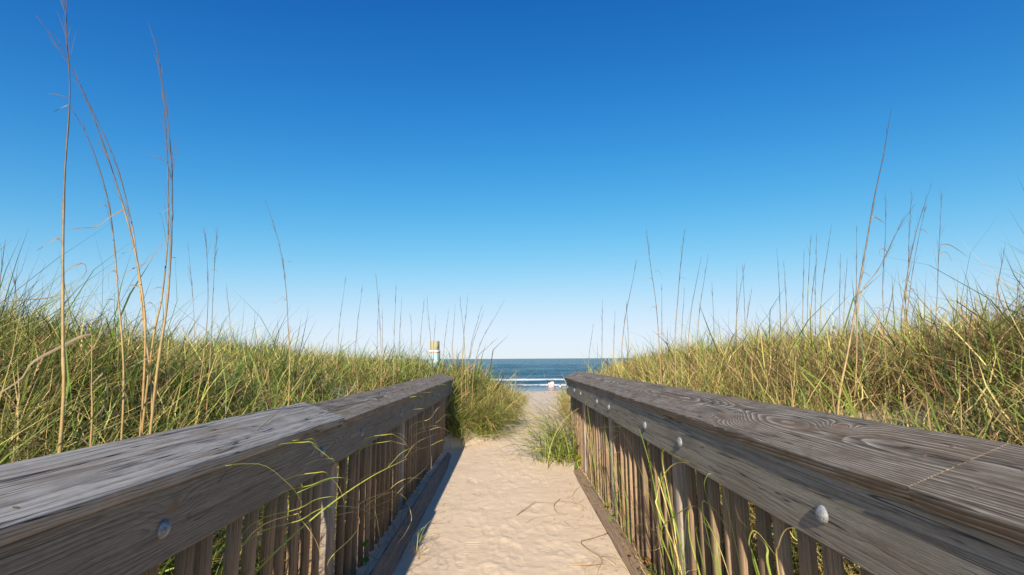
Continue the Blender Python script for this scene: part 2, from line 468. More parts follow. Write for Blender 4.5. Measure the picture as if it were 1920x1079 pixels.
# ------------------------------------------------------------------ sea with swell and breaking foam lines
sx = np.unique(np.concatenate([np.linspace(-60, 110, 240), [-60000, -20000, -6000, -2500, -1200, -600, -300, -180, -120, -90,
                                                             140, 180, 240, 400, 700, 1400, 2500, 6000, 20000, 60000]]))
sy = np.array(grow(78, 460, 0.35, 1.0085) + [520, 600, 720, 900, 1200, 1700, 2500, 4000, 8000, 16000, 32000, 70000])
SX, SY = np.meshgrid(sx, sy)
SZ = np.full_like(SX, SEA_Z)
FO = np.zeros_like(SX)
inr = np.exp(-np.clip(np.abs(SX - 25) - 85, 0, None) / 60)
for (y0, am, wd, fo, sd) in ((87, 0.06, 0.8, 0.55, 1), (99, 0.25, 2.6, 1.05, 2), (108, 0.35, 3.2, 0.75, 3), (119, 0.60, 4.2, 1.05, 4), (141, 0.35, 4.5, 0.10, 5),
                             (168, 0.75, 5.0, 0.06, 6), (200, 0.6, 6, 0.0, 7), (235, 0.7, 7, 0.0, 8), (280, 0.7, 8, 0.0, 9), (330, .7, 9, 0., 10), (390, .7, 10, 0., 11)):
    yc = y0 + 14 * fbm(SX * 0.03, 0 * SX, 100 + sd, 3) + 2.0 * fbm(SX * 0.15, 0 * SX, 130 + sd, 2)
    env = 0.45 + 1.1 * vnoise(SX * 0.045, 0 * SX, 150 + sd)
    u = (SY - yc) / wd
    SZ += am * env * np.exp(-u * u) * inr
    FO = np.maximum(FO, fo * np.exp(-np.clip(-u - 0.2, 0, None) ** 2 * 1.2) * np.exp(-np.clip(u, 0, None) ** 2 * 3.0) * (0.05 + 1.25 * vnoise(SX * 0.09, SY * 0.06, 170 + sd)) * inr)
SZ += fbm(SX * 0.25, SY * 0.1, 201, 3) * 0.22 * inr * sstep(90, 120, SY)
wc = vnoise(SX * 0.22, SY * 0.10, 303)
FO = np.maximum(FO, sstep(0.975, 0.995, wc) * 0.7 * sstep(150, 220, SY))
shore = 81.0 + 5 * fbm(sx * 0.03, 0 * sx, 40, 3)
ny, nx = SX.shape
idx = np.arange(nx * ny).reshape(ny, nx)
quads = np.stack([idx[:-1, :-1], idx[:-1, 1:], idx[1:, 1:], idx[1:, :-1]], -1).reshape(-1, 4)
me = mesh_np('sea', np.stack([SX, SY, SZ], -1).reshape(-1, 3), [quads], {'foam': ('FLOAT', FO), 'shallow': ('FLOAT', 1 - sstep(86, 100, SY + 14 * fbm(SX * 0.05, SY * 0.05, 333, 3)))})
tag(link('sea', me, M['sea']), 'blue green sea with low white breakers and flat horizon', 'sea', kind='structure')

# ------------------------------------------------------------------ timber parts
PROFILE_SEG = 3
def board_mesh(name, stations, width, thick, side, mat, r=0.006, wob=0.0012, seed=0, lod=0.07):
    """stations: list of (y, x_inner, z_inner_top, tilt). side +1 runs outward to +x, -1 to -x.
    Cross-section is a worn rounded rectangle; attribute 'wood' keeps the board's own coordinates."""
    R = np.random.default_rng(seed)
    st = np.array(stations, float)
    y0, y1 = st[0, 0], st[-1, 0]
    n = max(3, int((y1 - y0) / lod))
    ys = np.linspace(y0, y1, n)
    xi = np.interp(ys, st[:, 0], st[:, 1]); zi = np.interp(ys, st[:, 0], st[:, 2]); ti = np.interp(ys, st[:, 0], st[:, 3])
    prof = []
    for (cx, cz, a0) in ((r, -r, 180), (width - r, -r, 90), (width - r, -thick + r, 0), (r, -thick + r, -90)):
        for k in range(PROFILE_SEG + 1):
            a = rad(a0 - 90 * k / PROFILE_SEG)
            pt = (cx + r * math.cos(a), cz + r * math.sin(a))
            tg = (math.sin(a), -math.cos(a))                      # travel direction round the section
            if k == 0: prof.append((pt[0] - tg[0] * 0.0025, pt[1] - tg[1] * 0.0025))
            prof.append(pt)
            if k == PROFILE_SEG: prof.append((pt[0] + tg[0] * 0.0025, pt[1] + tg[1] * 0.0025))
    prof = np.array(prof)
    k = len(prof)
    V = []; Wd = []
    so = R.random(3) * 40
    for j in range(n):
        c, s = math.cos(ti[j]), math.sin(ti[j])
        u = prof[:, 0].copy(); w = prof[:, 1].copy()
        ang = np.arange(k)
        nz = fbm(np.full(k, ys[j] * 3.0) + so[0], ang * 0.12 + so[1], seed, 4)
        u += nz * wob * 3; w += np.roll(nz, 4) * wob * 1.6
        x = xi[j] + side * (u * c - w * s); z = zi[j] + u * s + w * c
        V.append(np.stack([x, np.full(k, ys[j]), z], 1))
        Wd.append(np.stack([prof[:, 0], np.full(k, ys[j] - y0), prof[:, 1]], 1))
    V = np.concatenate(V); Wd = np.concatenate(Wd)
    Wd = Wd + np.array([0, 0, 0])
    i = np.arange(n - 1)[:, None] * k; a = np.arange(k)[None, :]; b = (np.arange(k) + 1)[None, :] % k
    q = np.stack([i + a, i + b, i + b + k, i + a + k], -1).reshape(-1, 4)
    e0 = np.arange(k)[::-1][None, :]; e1 = (np.arange(k) + (n - 1) * k)[None, :]
    if side < 0: q = q[:, ::-1]; e0 = e0[:, ::-1]; e1 = e1[:, ::-1]
    me = mesh_np(name, V, [q, e0, e1], {'wood': ('FLOAT_VECTOR', Wd)}, smooth=True)
    me.materials.append(mat)
    me.set_sharp_from_angle(angle=rad(50))
    return me

def bar_mesh(name, wx, wy, h, mat, seed=0, seg=4, r=0.003, shear=(0, 0)):
    """upright square bar (baluster, post) with softened arrises, foot at z=0"""
    R = np.random.default_rng(seed)
    pr = [(-wx / 2 + r, -wy / 2), (wx / 2 - r, -wy / 2), (wx / 2, -wy / 2 + r), (wx / 2, wy / 2 - r), (wx / 2 - r, wy / 2), (-wx / 2 + r, wy / 2), (-wx / 2, wy / 2 - r), (-wx / 2, -wy / 2 + r)]
    pr = np.array(pr); k = 8
    V = []; Wd = []
    so = R.random(2) * 5
    bow = R.normal(0, 0.002, 2)
    for j in range(seg + 1):
        t = j / seg; z = h * t
        ox = bow[0] * math.sin(t * math.pi) + shear[0] * t; oy = bow[1] * math.sin(t * math.pi) + shear[1] * t
        V.append(np.stack([pr[:, 0] + ox, pr[:, 1] + oy, np.full(k, z)], 1))
        Wd.append(np.stack([pr[:, 0] + so[0] * .02, np.full(k, z + so[1]), pr[:, 1]], 1))
    V = np.concatenate(V); Wd = np.concatenate(Wd)
    i = np.arange(seg)[:, None] * k; a = np.arange(k)[None, :]; b = (np.arange(k) + 1)[None, :] % k
    q = np.stack([i + a, i + b, i + b + k, i + a + k], -1).reshape(-1, 4)
    e0 = np.arange(k)[::-1][None, :]; e1 = (np.arange(k) + seg * k)[None, :]
    me = mesh_np(name, V, [q, e0, e1], {'wood': ('FLOAT_VECTOR', Wd)}, smooth=False)
    me.materials.append(mat)
    return me

def bolt_mesh(mat, side):
    """domed carriage-bolt head with a thin flange, axis along x"""
    bm = bmesh.new()
    n = 20
    rings = [(0.0, 0.0225), (0.003, 0.0232), (0.006, 0.0215), (0.010, 0.0175), (0.0135, 0.011), (0.0150, 0.004)]
    prev = None
    for (h, rr) in rings:
        cur = [bm.verts.new((-side * h, rr * math.cos(2 * math.pi * k / n), rr * math.sin(2 * math.pi * k / n))) for k in range(n)]
        if prev:
            for k in range(n): bm.faces.new((prev[k], prev[(k + 1) % n], cur[(k + 1) % n], cur[k]))
        prev = cur
    bm.faces.new(prev)
    bmesh.ops.recalc_face_normals(bm, faces=bm.faces)
    for f in bm.faces: f.smooth = True
    me = bpy.data.meshes.new('bolt'); bm.to_mesh(me); bm.free()
    me.materials.append(mat)
    return me

def screw_mesh(mat):
    bm = bmesh.new()
    bmesh.ops.create_circle(bm, cap_ends=True, radius=0.0055, segments=10)
    r = bmesh.ops.extrude_face_region(bm, geom=bm.faces[:])
    bmesh.ops.translate(bm, verts=[v for v in r['geom'] if isinstance(v, bmesh.types.BMVert)], vec=(0, 0, 0.0012))
    me = bpy.data.meshes.new('screw'); bm.to_mesh(me); bm.free(); me.materials.append(mat)
    return me
M['rust'] = plain('rusty_screw', (0.16, 0.11, 0.07), 0.8, var=0.4, scale=300)
SCREW = screw_mesh(M['rust'])

def place(name, me, loc, parent, rot=None):
    o = bpy.data.objects.new(name, me)
    COL.objects.link(o)
    o.parent = parent
    o.location = Vector(loc) - parent_loc(parent)
    if rot: o.rotation_euler = rot
    return o

def handrail(label, side, caps, fascias, posts, bolts, y_bal, x_bal, h_bal, z_fb, kerb, screws):
    root = empty('handrail', (side * 0.9, 1.0, 0))
    tag(root, label, 'handrail', 'timber handrails either side of the sand path')
    cap_objs = []
    for i, (stn, mt) in enumerate(caps):
        cap_objs.append(link('cap_board', board_mesh('cap_board', stn, 0.235, 0.038, side, M[mt], seed=31 * i + 7 + side, r=0.007, wob=0.0016), None, root))
    for (ci, y, u) in screws:
        stn = np.array(caps[ci][0])
        xi = np.interp(y, stn[:, 0], stn[:, 1]); zi = np.interp(y, stn[:, 0], stn[:, 2]); ti = np.interp(y, stn[:, 0], stn[:, 3])
        place('screw', SCREW, (xi + side * u * math.cos(ti), y, zi + u * math.sin(ti) - 0.0003), cap_objs[ci], (0, -side * ti, 0))
    fo = []
    for i, (stn, mt) in enumerate(fascias):
        fo.append(link('fascia_board', board_mesh('fascia_board', [(y, x + side * 0.038, z, rad(-90)) for (y, x, z) in stn], 0.196, 0.038, side, M[mt], seed=77 + 13 * i + side, r=0.004, wob=0.0008), None, root))
    bme = bolt_mesh(M['zinc'], side)
    for (y, z) in bolts:
        f = fo[0]
        for k, (stn, mt) in enumerate(fascias):
            if stn[0][0] <= y <= stn[-1][0]: f = fo[k]; st = np.array(stn)
        x = np.interp(y, st[:, 0], st[:, 1])
        b = place('bolt', bme, (x + side * 0.0005, y, z), f, (random.uniform(0, 3), 0, 0))
    for y in posts:
        g = ground_z(side * 1.0, y)
        me = bar_mesh('post', 0.089, 0.089, 0.915 + 0.3, M['post_wood'], seed=int(y * 100), r=0.006, seg=8)
        place('post', me, (x_bal + side * 0.028, y, -0.3), root)
    variants = [bar_mesh('baluster', 0.037, 0.037, h_bal, M['baluster'], seed=500 + v + int(side), r=0.003, shear=(random.gauss(0, .004), random.gauss(0, .004))) for v in range(7)]
    y = y_bal[0]
    while y < y_bal[1]:
        if min(abs(y - p) for p in posts) > 0.075:
            place('baluster', variants[random.randrange(7)], (x_bal + random.gauss(0, 0.0015), y + random.gauss(0, 0.004), z_fb + 0.12 - h_bal), root,
                  (random.gauss(0, 0.006), random.gauss(0, 0.004), random.gauss(0, 0.05)))
        y += y_bal[2]
    for (stn, w, th, mt) in kerb:
        link('kerb_timber', board_mesh('kerb_timber', stn, w, th, side, M[mt], seed=5 + side, r=0.008, wob=0.003), None, root)
    return root

TL = rad(21)
# left rail: near silver board a little proud of the darker far board
handrail('left timber handrail in shade, pale silver cap board butting a darker far one', -1,
         [([(-0.6, -0.87, 1.035, rad(14)), (0.85, -0.862, 1.021, rad(15.5)), (2.70, -0.854, 1.000, rad(20.5))], 'cap_silver'),
          ([(2.711, -0.868, 0.979, rad(20.5)), (8.40, -0.872, 0.981, rad(21))], 'cap_dark')],
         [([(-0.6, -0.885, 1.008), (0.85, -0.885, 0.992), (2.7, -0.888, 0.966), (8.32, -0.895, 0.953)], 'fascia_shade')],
         [0.98, 2.80, 4.59, 6.36, 8.28],
         [(0.75, 0.885), (1.365, 0.873), (2.474, 0.868), (3.13, 0.864), (4.258, 0.862), (4.872, 0.86), (6.05, 0.86), (6.55, 0.86), (8.0, 0.86)],
         (0.35, 8.2, 0.132), -0.945, 1.10, 0.76,
         [([(0.8, -0.705, 0.012, rad(36)), (3.0, -0.705, 0.012, rad(36)), (5.6, -0.72, 0.006, rad(34)), (7.2, -0.735, -0.015, rad(25))], 0.115, 0.05, 'curb_wood')],
         [(0, 2.62, 0.05), (0, 2.62, 0.18), (1, 2.79, 0.06), (1, 2.79, 0.17), (0, 0.98, 0.05), (0, 1.02, 0.17), (1, 4.59, 0.07), (1, 4.57, 0.17)])
# right rail in sun
handrail('right timber handrail in sun, knotty dark cap boards and bright bolt heads', 1,
         [([(-0.6, 0.779, 1.046, TL), (1.021, 0.779, 1.044, TL)], 'cap_dark'),
          ([(1.025, 0.781, 1.0445, TL), (5.48, 0.779, 1.044, TL)], 'cap_knot'),
          ([(5.487, 0.779, 1.042, TL), (7.02, 0.768, 1.043, TL)], 'cap_dark')],
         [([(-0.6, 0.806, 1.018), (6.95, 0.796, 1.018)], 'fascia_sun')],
         [1.05, 2.65, 4.31, 5.80, 6.92],
         [(0.78, 0.90), (1.345, 0.901), (2.41, 0.911), (3.01, 0.909), (4.06, 0.914), (4.598, 0.915), (5.601, 0.917), (6.12, 0.918), (6.80, 0.92)],
         (0.35, 6.85, 0.132), 0.862, 1.10, 0.822,
         [([(0.8, 0.728, 0.022, rad(24)), (3.0, 0.728, 0.022, rad(24)), (5.0, 0.735, 0.014, rad(22)), (6.6, 0.745, -0.01, rad(18))], 0.10, 0.09, 'curb_wood')],
         [(1, 1.09, 0.05), (1, 1.11, 0.12), (1, 1.10, 0.18), (0, 0.93, 0.06), (0, 0.92, 0.15), (1, 2.62, 0.05), (1, 2.66, 0.17), (1, 4.31, 0.06), (1, 4.30, 0.17)])

# ------------------------------------------------------------------ grass: many blades in one mesh
def blades(root, az, L, th0, bend, w0, tint, shade, nseg=4, curl=None, twist=None):
    """arching tapered blades. returns verts, quads, tris, tint, shade"""
    n = len(L)
    s = np.linspace(0, 1, nseg + 1)
    sm = (s[1:] + s[:-1]) / 2
    th = th0[:, None] + bend[:, None] * sm[None, :] ** 1.3
    a = az[:, None] + (curl[:, None] * sm[None, :] if curl is not None else 0)
    ds = (L / nseg)[:, None]
    d = np.stack([np.sin(th) * np.cos(a), np.sin(th) * np.sin(a), np.cos(th)], -1) * ds[..., None]
    P = np.concatenate([root[:, None, :], root[:, None, :] + np.cumsum(d, 1)], 1)      # n, nseg+1, 3
    tw = az + math.pi / 2 + (twist if twist is not None else 0)
    wd = np.stack([np.cos(tw), np.sin(tw), np.zeros(n)], -1)
    prof = np.array([0.75, 1.0, 0.85, 0.5, 0.25, .1])[:nseg] if nseg <= 6 else np.linspace(1, .2, nseg)
    off = wd[:, None, :] * (w0[:, None] * prof[None, :])[..., None] * 0.5
    A = P[:, :nseg] - off; B = P[:, :nseg] + off
    V = np.concatenate([np.stack([A, B], 2).reshape(n, nseg * 2, 3), P[:, nseg:]], 1)
    k = nseg * 2 + 1
    base = (np.arange(n) * k)[:, None]
    q = np.concatenate([np.stack([base + 2 * j, base + 2 * j + 1, base + 2 * j + 3, base + 2 * j + 2], -1) for j in range(nseg - 1)], 1).reshape(-1, 4)
    t = np.stack([base + 2 * nseg - 2, base + 2 * nseg - 1, base + 2 * nseg], -1).reshape(-1, 3)
    return V.reshape(-1, 3), q, t, np.repeat(tint, k), np.repeat(shade, k)

def join(parts):
    V = []; Q = []; T = []; ti = []; sh = []; o = 0
    for v, q, t, a, b in parts:
        V.append(v); Q.append(q + o); T.append(t + o); ti.append(a); sh.append(b); o += len(v)
    return np.concatenate(V), [np.concatenate(Q), np.concatenate(T)], {'tint': ('FLOAT', np.concatenate(ti)), 'shade': ('FLOAT', np.concatenate(sh))}

def scatter(xmin, xmax, ymin, ymax, n, side):
    """tufts by rejection: only on grass cover, denser close by, within a generous view wedge"""
    x = RNG.uniform(xmin, xmax, n); y = RNG.uniform(ymin, ymax, n)
    h, cov = dune(x, y)
    patch = vnoise(x * 1.1, y * 1.1, 400 + side)
    fine_p = vnoise(x * 3.1, y * 3.1, 430 + side)
    keep = (RNG.random(n) < cov * (0.10 + 1.0 * sstep(0.33, 0.66, 0.55 * patch + 0.45 * fine_p))) & ((np.abs(x) > 1.08) | (y > np.where(x < 0, 7.7, 7.1))) & (np.abs(x) < 1.1 * y + 1.7)
    return x[keep], y[keep], h[keep], patch[keep]

def grass_field(side):
    parts = []
    bands = [  # ymin ymax xout tufts blades/tuft width length
        (0.7, 4.0, 6.0, 6000, 12, 0.0060, 0.45), (4.0, 9.0, 7.5, 7400, 10, 0.0066, 0.46),
        (9.0, 16.0, 9.5, 5600, 8, 0.0095, 0.50), (16.0, 35.0, 12, 4800, 6, 0.015, 0.54)]
    for bi, (y0, y1, xo, nt, nb, wd, ln) in enumerate(bands):
        xa, xb = (0.9, xo) if side else (-xo, 1.0)
        if bi == 0 and not side: xb = -1.0
        x, y, h, pt = scatter(xa, xb, y0, y1, nt, side)
        if not side and bi == 1:                                  # the mound that crowds the end of the left rail
            e = scatter(-1.1, 0.25, 7.6, 9.0, 1500, side); x, y = np.concatenate([x, e[0]]), np.concatenate([y, e[1]])
        if not side and bi == 2:
            e = scatter(-1.1, 0.35, 9.0, 12.0, 1200, side); x, y = np.concatenate([x, e[0]]), np.concatenate([y, e[1]])
        n = len(x)
        big = vnoise(x * 0.45 + 7, y * 0.45, 410 + side); mid = vnoise(x * 1.7, y * 1.7, 415 + side)
        sel = sstep(0.40, 0.60, 0.45 * big + 0.35 * mid + 0.2 * RNG.random(n) + (0.07 if side else -0.06) + 0.04 * sstep(6, 12, y))
        drybase = (0.18 if side else 0.14) + 0.48 * sel + RNG.normal(0, 0.09, n)
        hgt = (0.40 + 0.70 * vnoise(x * 1.1, y * 1.1, 420 + side) + 0.5 * vnoise(x * 2.9, y * 2.9, 421)) * RNG.uniform(0.7, 1.3, n)
        N = n * nb
        X = np.repeat(x, nb) + RNG.normal(0, 0.028, N); Yy = np.repeat(y, nb) + RNG.normal(0, 0.028, N)
        H = np.repeat(hgt, nb)
        az = np.repeat(RNG.normal(0.1, 1.6, n), nb) + RNG.normal(0, 1.1, N)
        tint = np.clip(np.repeat(drybase, nb) + RNG.normal(0, 0.10, N), 0.0, 1.0)
        L = ln * H * RNG.uniform(0.5, 1.2, N)
        tall = RNG.random(N) < 0.075
        L = np.where(tall, L * RNG.uniform(1.25, 1.7, N), L); tint = np.where(tall, tint * 0.75, tint)
        near_path = np.exp(-np.abs(X - np.where(side, 1.0, np.interp(Yy, [8, 9.4, 12], [-.5, 0, .18]))) * 1.8) * (Yy > 7.5)
        th0 = np.abs(RNG.normal(0.14, 0.26, N)); bend = np.where(tall, np.abs(RNG.normal(0.8, 0.45, N)), np.abs(RNG.normal(1.4, 0.7, N))) + near_path * 0.9
        az = np.where(RNG.random(N) < near_path * 0.85, RNG.normal(math.pi * 0.95 if side else -0.35, 0.7, N), az)
        L = np.where(near_path > 0.35, L * RNG.uniform(1.0, 1.5, N), L); th0 = np.where(near_path > 0.35, th0 + RNG.uniform(0, 0.5, N), th0)
        tint = np.where(near_path > 0.3, np.clip(tint, 0.24, 0.7), tint)
        low = (RNG.random(N) < (0.50 if side else 0.42)) & ~tall                     # part of each tuft is fallen straw
        tint = np.where(low, np.clip(RNG.normal(0.72 if side else 0.64, 0.14, N), 0.25, 1), tint)
        th0 = np.where(low, RNG.uniform(0.5, 1.5, N), th0); bend = np.where(low, RNG.normal(0.8, 0.8, N), bend)
        broad = (RNG.random(N) < 0.07) & ~low
        tint = np.where(broad, RNG.uniform(0.05, 0.30, N), tint); L = np.where(broad, L * 1.15, L)
        rx = np.stack([X, Yy, ground_z(X, Yy) - 0.01 + np.where(low, RNG.uniform(0, 0.20, N) * H, 0)], -1)
        parts.append(blades(rx, az, L, th0, bend, wd * RNG.uniform(0.5, 1.35, N) * np.where(broad, 2.0, 1.0), tint, RNG.random(N), 4 if bi == 0 else 3,
                            curl=RNG.normal(0, 1.3, N), twist=RNG.normal(0, 0.6, N)))
        # tangled mat of dead blades
        nm = int(N * (0.55 if side else 0.38))
        pick = RNG.integers(0, n, nm)
        X2 = x[pick] + RNG.normal(0, 0.10, nm); Y2 = y[pick] + RNG.normal(0, 0.10, nm)
        z2 = ground_z(X2, Y2) + RNG.uniform(0.0, 0.26, nm) * hgt[pick]
        parts.append(blades(np.stack([X2, Y2, z2], -1), RNG.uniform(-math.pi, math.pi, nm), RNG.uniform(0.18, 0.48, nm),
                            RNG.uniform(0.6, 1.9, nm), RNG.normal(0.4, 0.9, nm), wd * RNG.uniform(0.5, 1.1, nm),
                            np.clip(RNG.normal(0.76 if side else 0.68, 0.13, nm) + (0.34 if side else 0.2) * sstep(0.38, 0.60, vnoise(X2 * 1.2, Y2 * 1.2, 440)), 0.2, 1), RNG.random(nm), 3, curl=RNG.normal(0, 1.6, nm), twist=RNG.normal(0, 0.7, nm)))
    return join(parts)

for side, lab in ((0, 'dense green and straw beach grass covering the left dune'), (1, 'straw tangled beach grass covering the right dune')):
    V, F, A = grass_field(side)
    me = mesh_np('dune_grass', V, F, A)
    tag(link('dune_grass', me, M['grass']), lab, 'grass', kind='stuff')

# stalk and blade centre lines, metres
STALKS = {
 'A': (0.0055, [(-1.222,1.420,1.152),(-1.248,1.423,1.356),(-1.286,1.433,1.603),(-1.325,1.450,1.850),(-1.361,1.473,2.119),(-1.419,1.503,2.320),(-1.485,1.540,2.540)]),
 'B1': (0.0048, [(-1.249,1.750,1.331),(-1.302,1.762,1.594),(-1.405,1.798,1.839),(-1.575,1.858,2.156),(-1.785,1.942,2.474),(-2.082,2.050,2.820)]),
 'B2': (0.0046, [(-1.362,1.820,1.202),(-1.429,1.839,1.528),(-1.544,1.895,1.889),(-1.727,1.989,2.193),(-1.950,2.120,2.428)]),
 'B3': (0.0040, [(-1.230,1.780,1.149),(-1.296,1.790,1.445),(-1.368,1.819,1.703),(-1.443,1.867,1.859),(-1.577,1.936,2.101),(-1.789,2.023,2.401),(-2.080,2.130,2.799)]),
 'C1': (0.0055, [(-1.155,1.680,1.226),(-1.145,1.684,1.472),(-1.157,1.696,1.694),(-1.191,1.716,1.950),(-1.242,1.744,2.165),(-1.346,1.780,2.534)]),
 'C2': (0.0042, [(-1.220,1.740,1.349),(-1.207,1.746,1.515),(-1.218,1.764,1.749),(-1.266,1.794,2.042),(-1.342,1.836,2.343),(-1.414,1.890,2.535)]),
 'D': (0.0050, [(-1.458,3.400,1.249),(-1.493,3.419,1.535),(-1.547,3.475,1.799),(-1.653,3.569,2.125),(-1.840,3.700,2.509)]),
 'E1': (0.0040, [(-1.929,3.200,1.091),(-1.920,3.213,1.422),(-1.947,3.250,1.699),(-2.014,3.312,1.995),(-2.094,3.400,2.164)]),
 'E2': (0.0040, [(-1.993,3.400,1.429),(-2.036,3.450,1.798),(-2.132,3.600,2.263)]),
 'F': (0.0052, [(-1.242,1.550,1.076),(-1.262,1.555,1.232),(-1.290,1.570,1.381)]),
 'G': (0.0062, [(1.520,2.350,1.079),(1.597,2.362,1.323),(1.721,2.398,1.683),(1.878,2.458,2.107),(2.017,2.542,2.371),(2.175,2.650,2.685)]),
 'I': (0.0040, [(2.726,3.200,1.395),(2.797,3.222,1.672),(2.915,3.289,2.042),(3.079,3.400,2.434)]),
 'H1': (0.0042, [(2.846,3.600,1.562),(2.961,3.633,1.919),(3.169,3.733,2.311),(3.461,3.900,2.691)]),
 'H2': (0.0042, [(2.785,3.500,1.517),(2.879,3.522,1.939),(2.969,3.589,2.191),(3.118,3.700,2.556)]),
 'H3': (0.0036, [(2.973,3.700,1.608),(3.128,3.750,2.063),(3.383,3.900,2.489)]),
 'H4': (0.0036, [(2.561,3.400,1.403),(2.609,3.433,1.773),(2.748,3.533,2.178),(2.914,3.700,2.514)]),
 'H5': (0.0036, [(2.204,3.100,1.660),(2.388,3.144,1.871),(2.666,3.278,2.188),(2.961,3.500,2.387)]),
 'J': (0.0048, [(1.352,4.500,1.400),(1.351,4.533,1.787),(1.347,4.633,2.152),(1.369,4.800,2.545)]),
 'K': (0.0048, [(1.464,4.400,1.444),(1.515,4.422,1.822),(1.585,4.489,2.173),(1.677,4.600,2.502)]),
 'T1': (0.0050, [(1.060,1.900,1.103),(1.067,1.912,1.200),(1.081,1.950,1.259)]),
 'T2': (0.0040, [(1.546,1.750,1.044),(1.558,1.755,1.114),(1.575,1.770,1.167)]),
}
SKYLINE_R = [
 [(1.803,11.369,1.122),(1.850,11.419,1.499),(1.913,11.469,1.806),(1.970,11.519,2.079)],
 [(1.595,8.602,1.198),(1.621,8.652,1.642),(1.646,8.702,2.006),(1.670,8.752,2.332)],
 [(2.002,9.595,1.238),(2.033,9.645,1.625),(2.067,9.695,1.941),(2.098,9.745,2.224)],
 [(2.290,9.579,1.284),(2.308,9.629,1.722),(2.315,9.679,2.080),(2.324,9.729,2.400)],
 [(1.211,5.396,1.316),(1.279,5.446,1.732),(1.373,5.496,2.077),(1.458,5.546,2.391)],
 [(2.580,8.451,1.415),(2.617,8.501,1.873),(2.650,8.551,2.250),(2.681,8.601,2.588)],
 [(2.294,6.395,1.493),(2.380,6.445,1.940),(2.490,6.495,2.311),(2.591,6.545,2.646)],
 [(2.559,6.789,1.520),(2.644,6.839,2.001),(2.749,6.889,2.400),(2.846,6.939,2.759)],
 [(2.950,8.555,1.500),(3.002,8.605,1.900),(3.059,8.655,2.227),(3.111,8.705,2.520)],
 [(3.440,8.382,1.580),(3.476,8.432,1.968),(3.502,8.482,2.287),(3.527,8.532,2.573)],
 [(3.533,7.750,1.624),(3.588,7.800,2.058),(3.638,7.850,2.415),(3.686,7.900,2.736)],
 [(3.805,8.035,1.651),(3.851,8.085,2.109),(3.884,8.135,2.487),(3.917,8.185,2.826)],
 [(3.516,7.748,1.645),(3.608,7.798,2.099),(3.718,7.848,2.473),(3.819,7.898,2.809)],
 [(3.362,7.081,1.632),(3.425,7.131,1.883),(3.499,7.181,2.090),(3.567,7.231,2.275)],
 [(3.971,7.282,1.702),(4.024,7.332,2.186),(4.061,7.382,2.586),(4.097,7.432,2.947)],
 [(3.927,7.032,1.704),(3.975,7.082,2.094),(4.010,7.132,2.415),(4.044,7.182,2.704)],
 [(3.727,6.214,1.703),(3.809,6.264,2.163),(3.893,6.314,2.545),(3.971,6.364,2.891)],
 [(3.630,6.145,1.692),(3.697,6.195,2.075),(3.761,6.245,2.392),(3.822,6.295,2.679)],
 [(3.983,6.467,1.725),(4.062,6.517,2.207),(4.137,6.567,2.607),(4.208,6.617,2.970)],
 [(3.606,5.951,1.691),(3.685,6.001,2.013),(3.770,6.051,2.279),(3.851,6.101,2.519)],
 [(3.519,5.626,1.683),(3.626,5.676,2.141),(3.748,5.726,2.522),(3.861,5.776,2.868)],
 [(3.837,5.769,1.700),(3.905,5.819,2.025),(3.970,5.869,2.295),(4.032,5.919,2.538)],
 [(4.199,6.229,1.739),(4.276,6.279,2.064),(4.355,6.329,2.332),(4.429,6.379,2.573)],
 [(4.090,5.843,1.720),(4.171,5.893,2.175),(4.245,5.943,2.554),(4.315,5.993,2.897)],
 [(3.728,3.784,1.660),(3.821,3.834,1.850),(3.920,3.884,2.009),(4.015,3.934,2.155)],
 [(3.839,3.735,1.665),(3.912,3.785,1.764),(3.987,3.835,1.847),(4.060,3.885,1.922)],
]
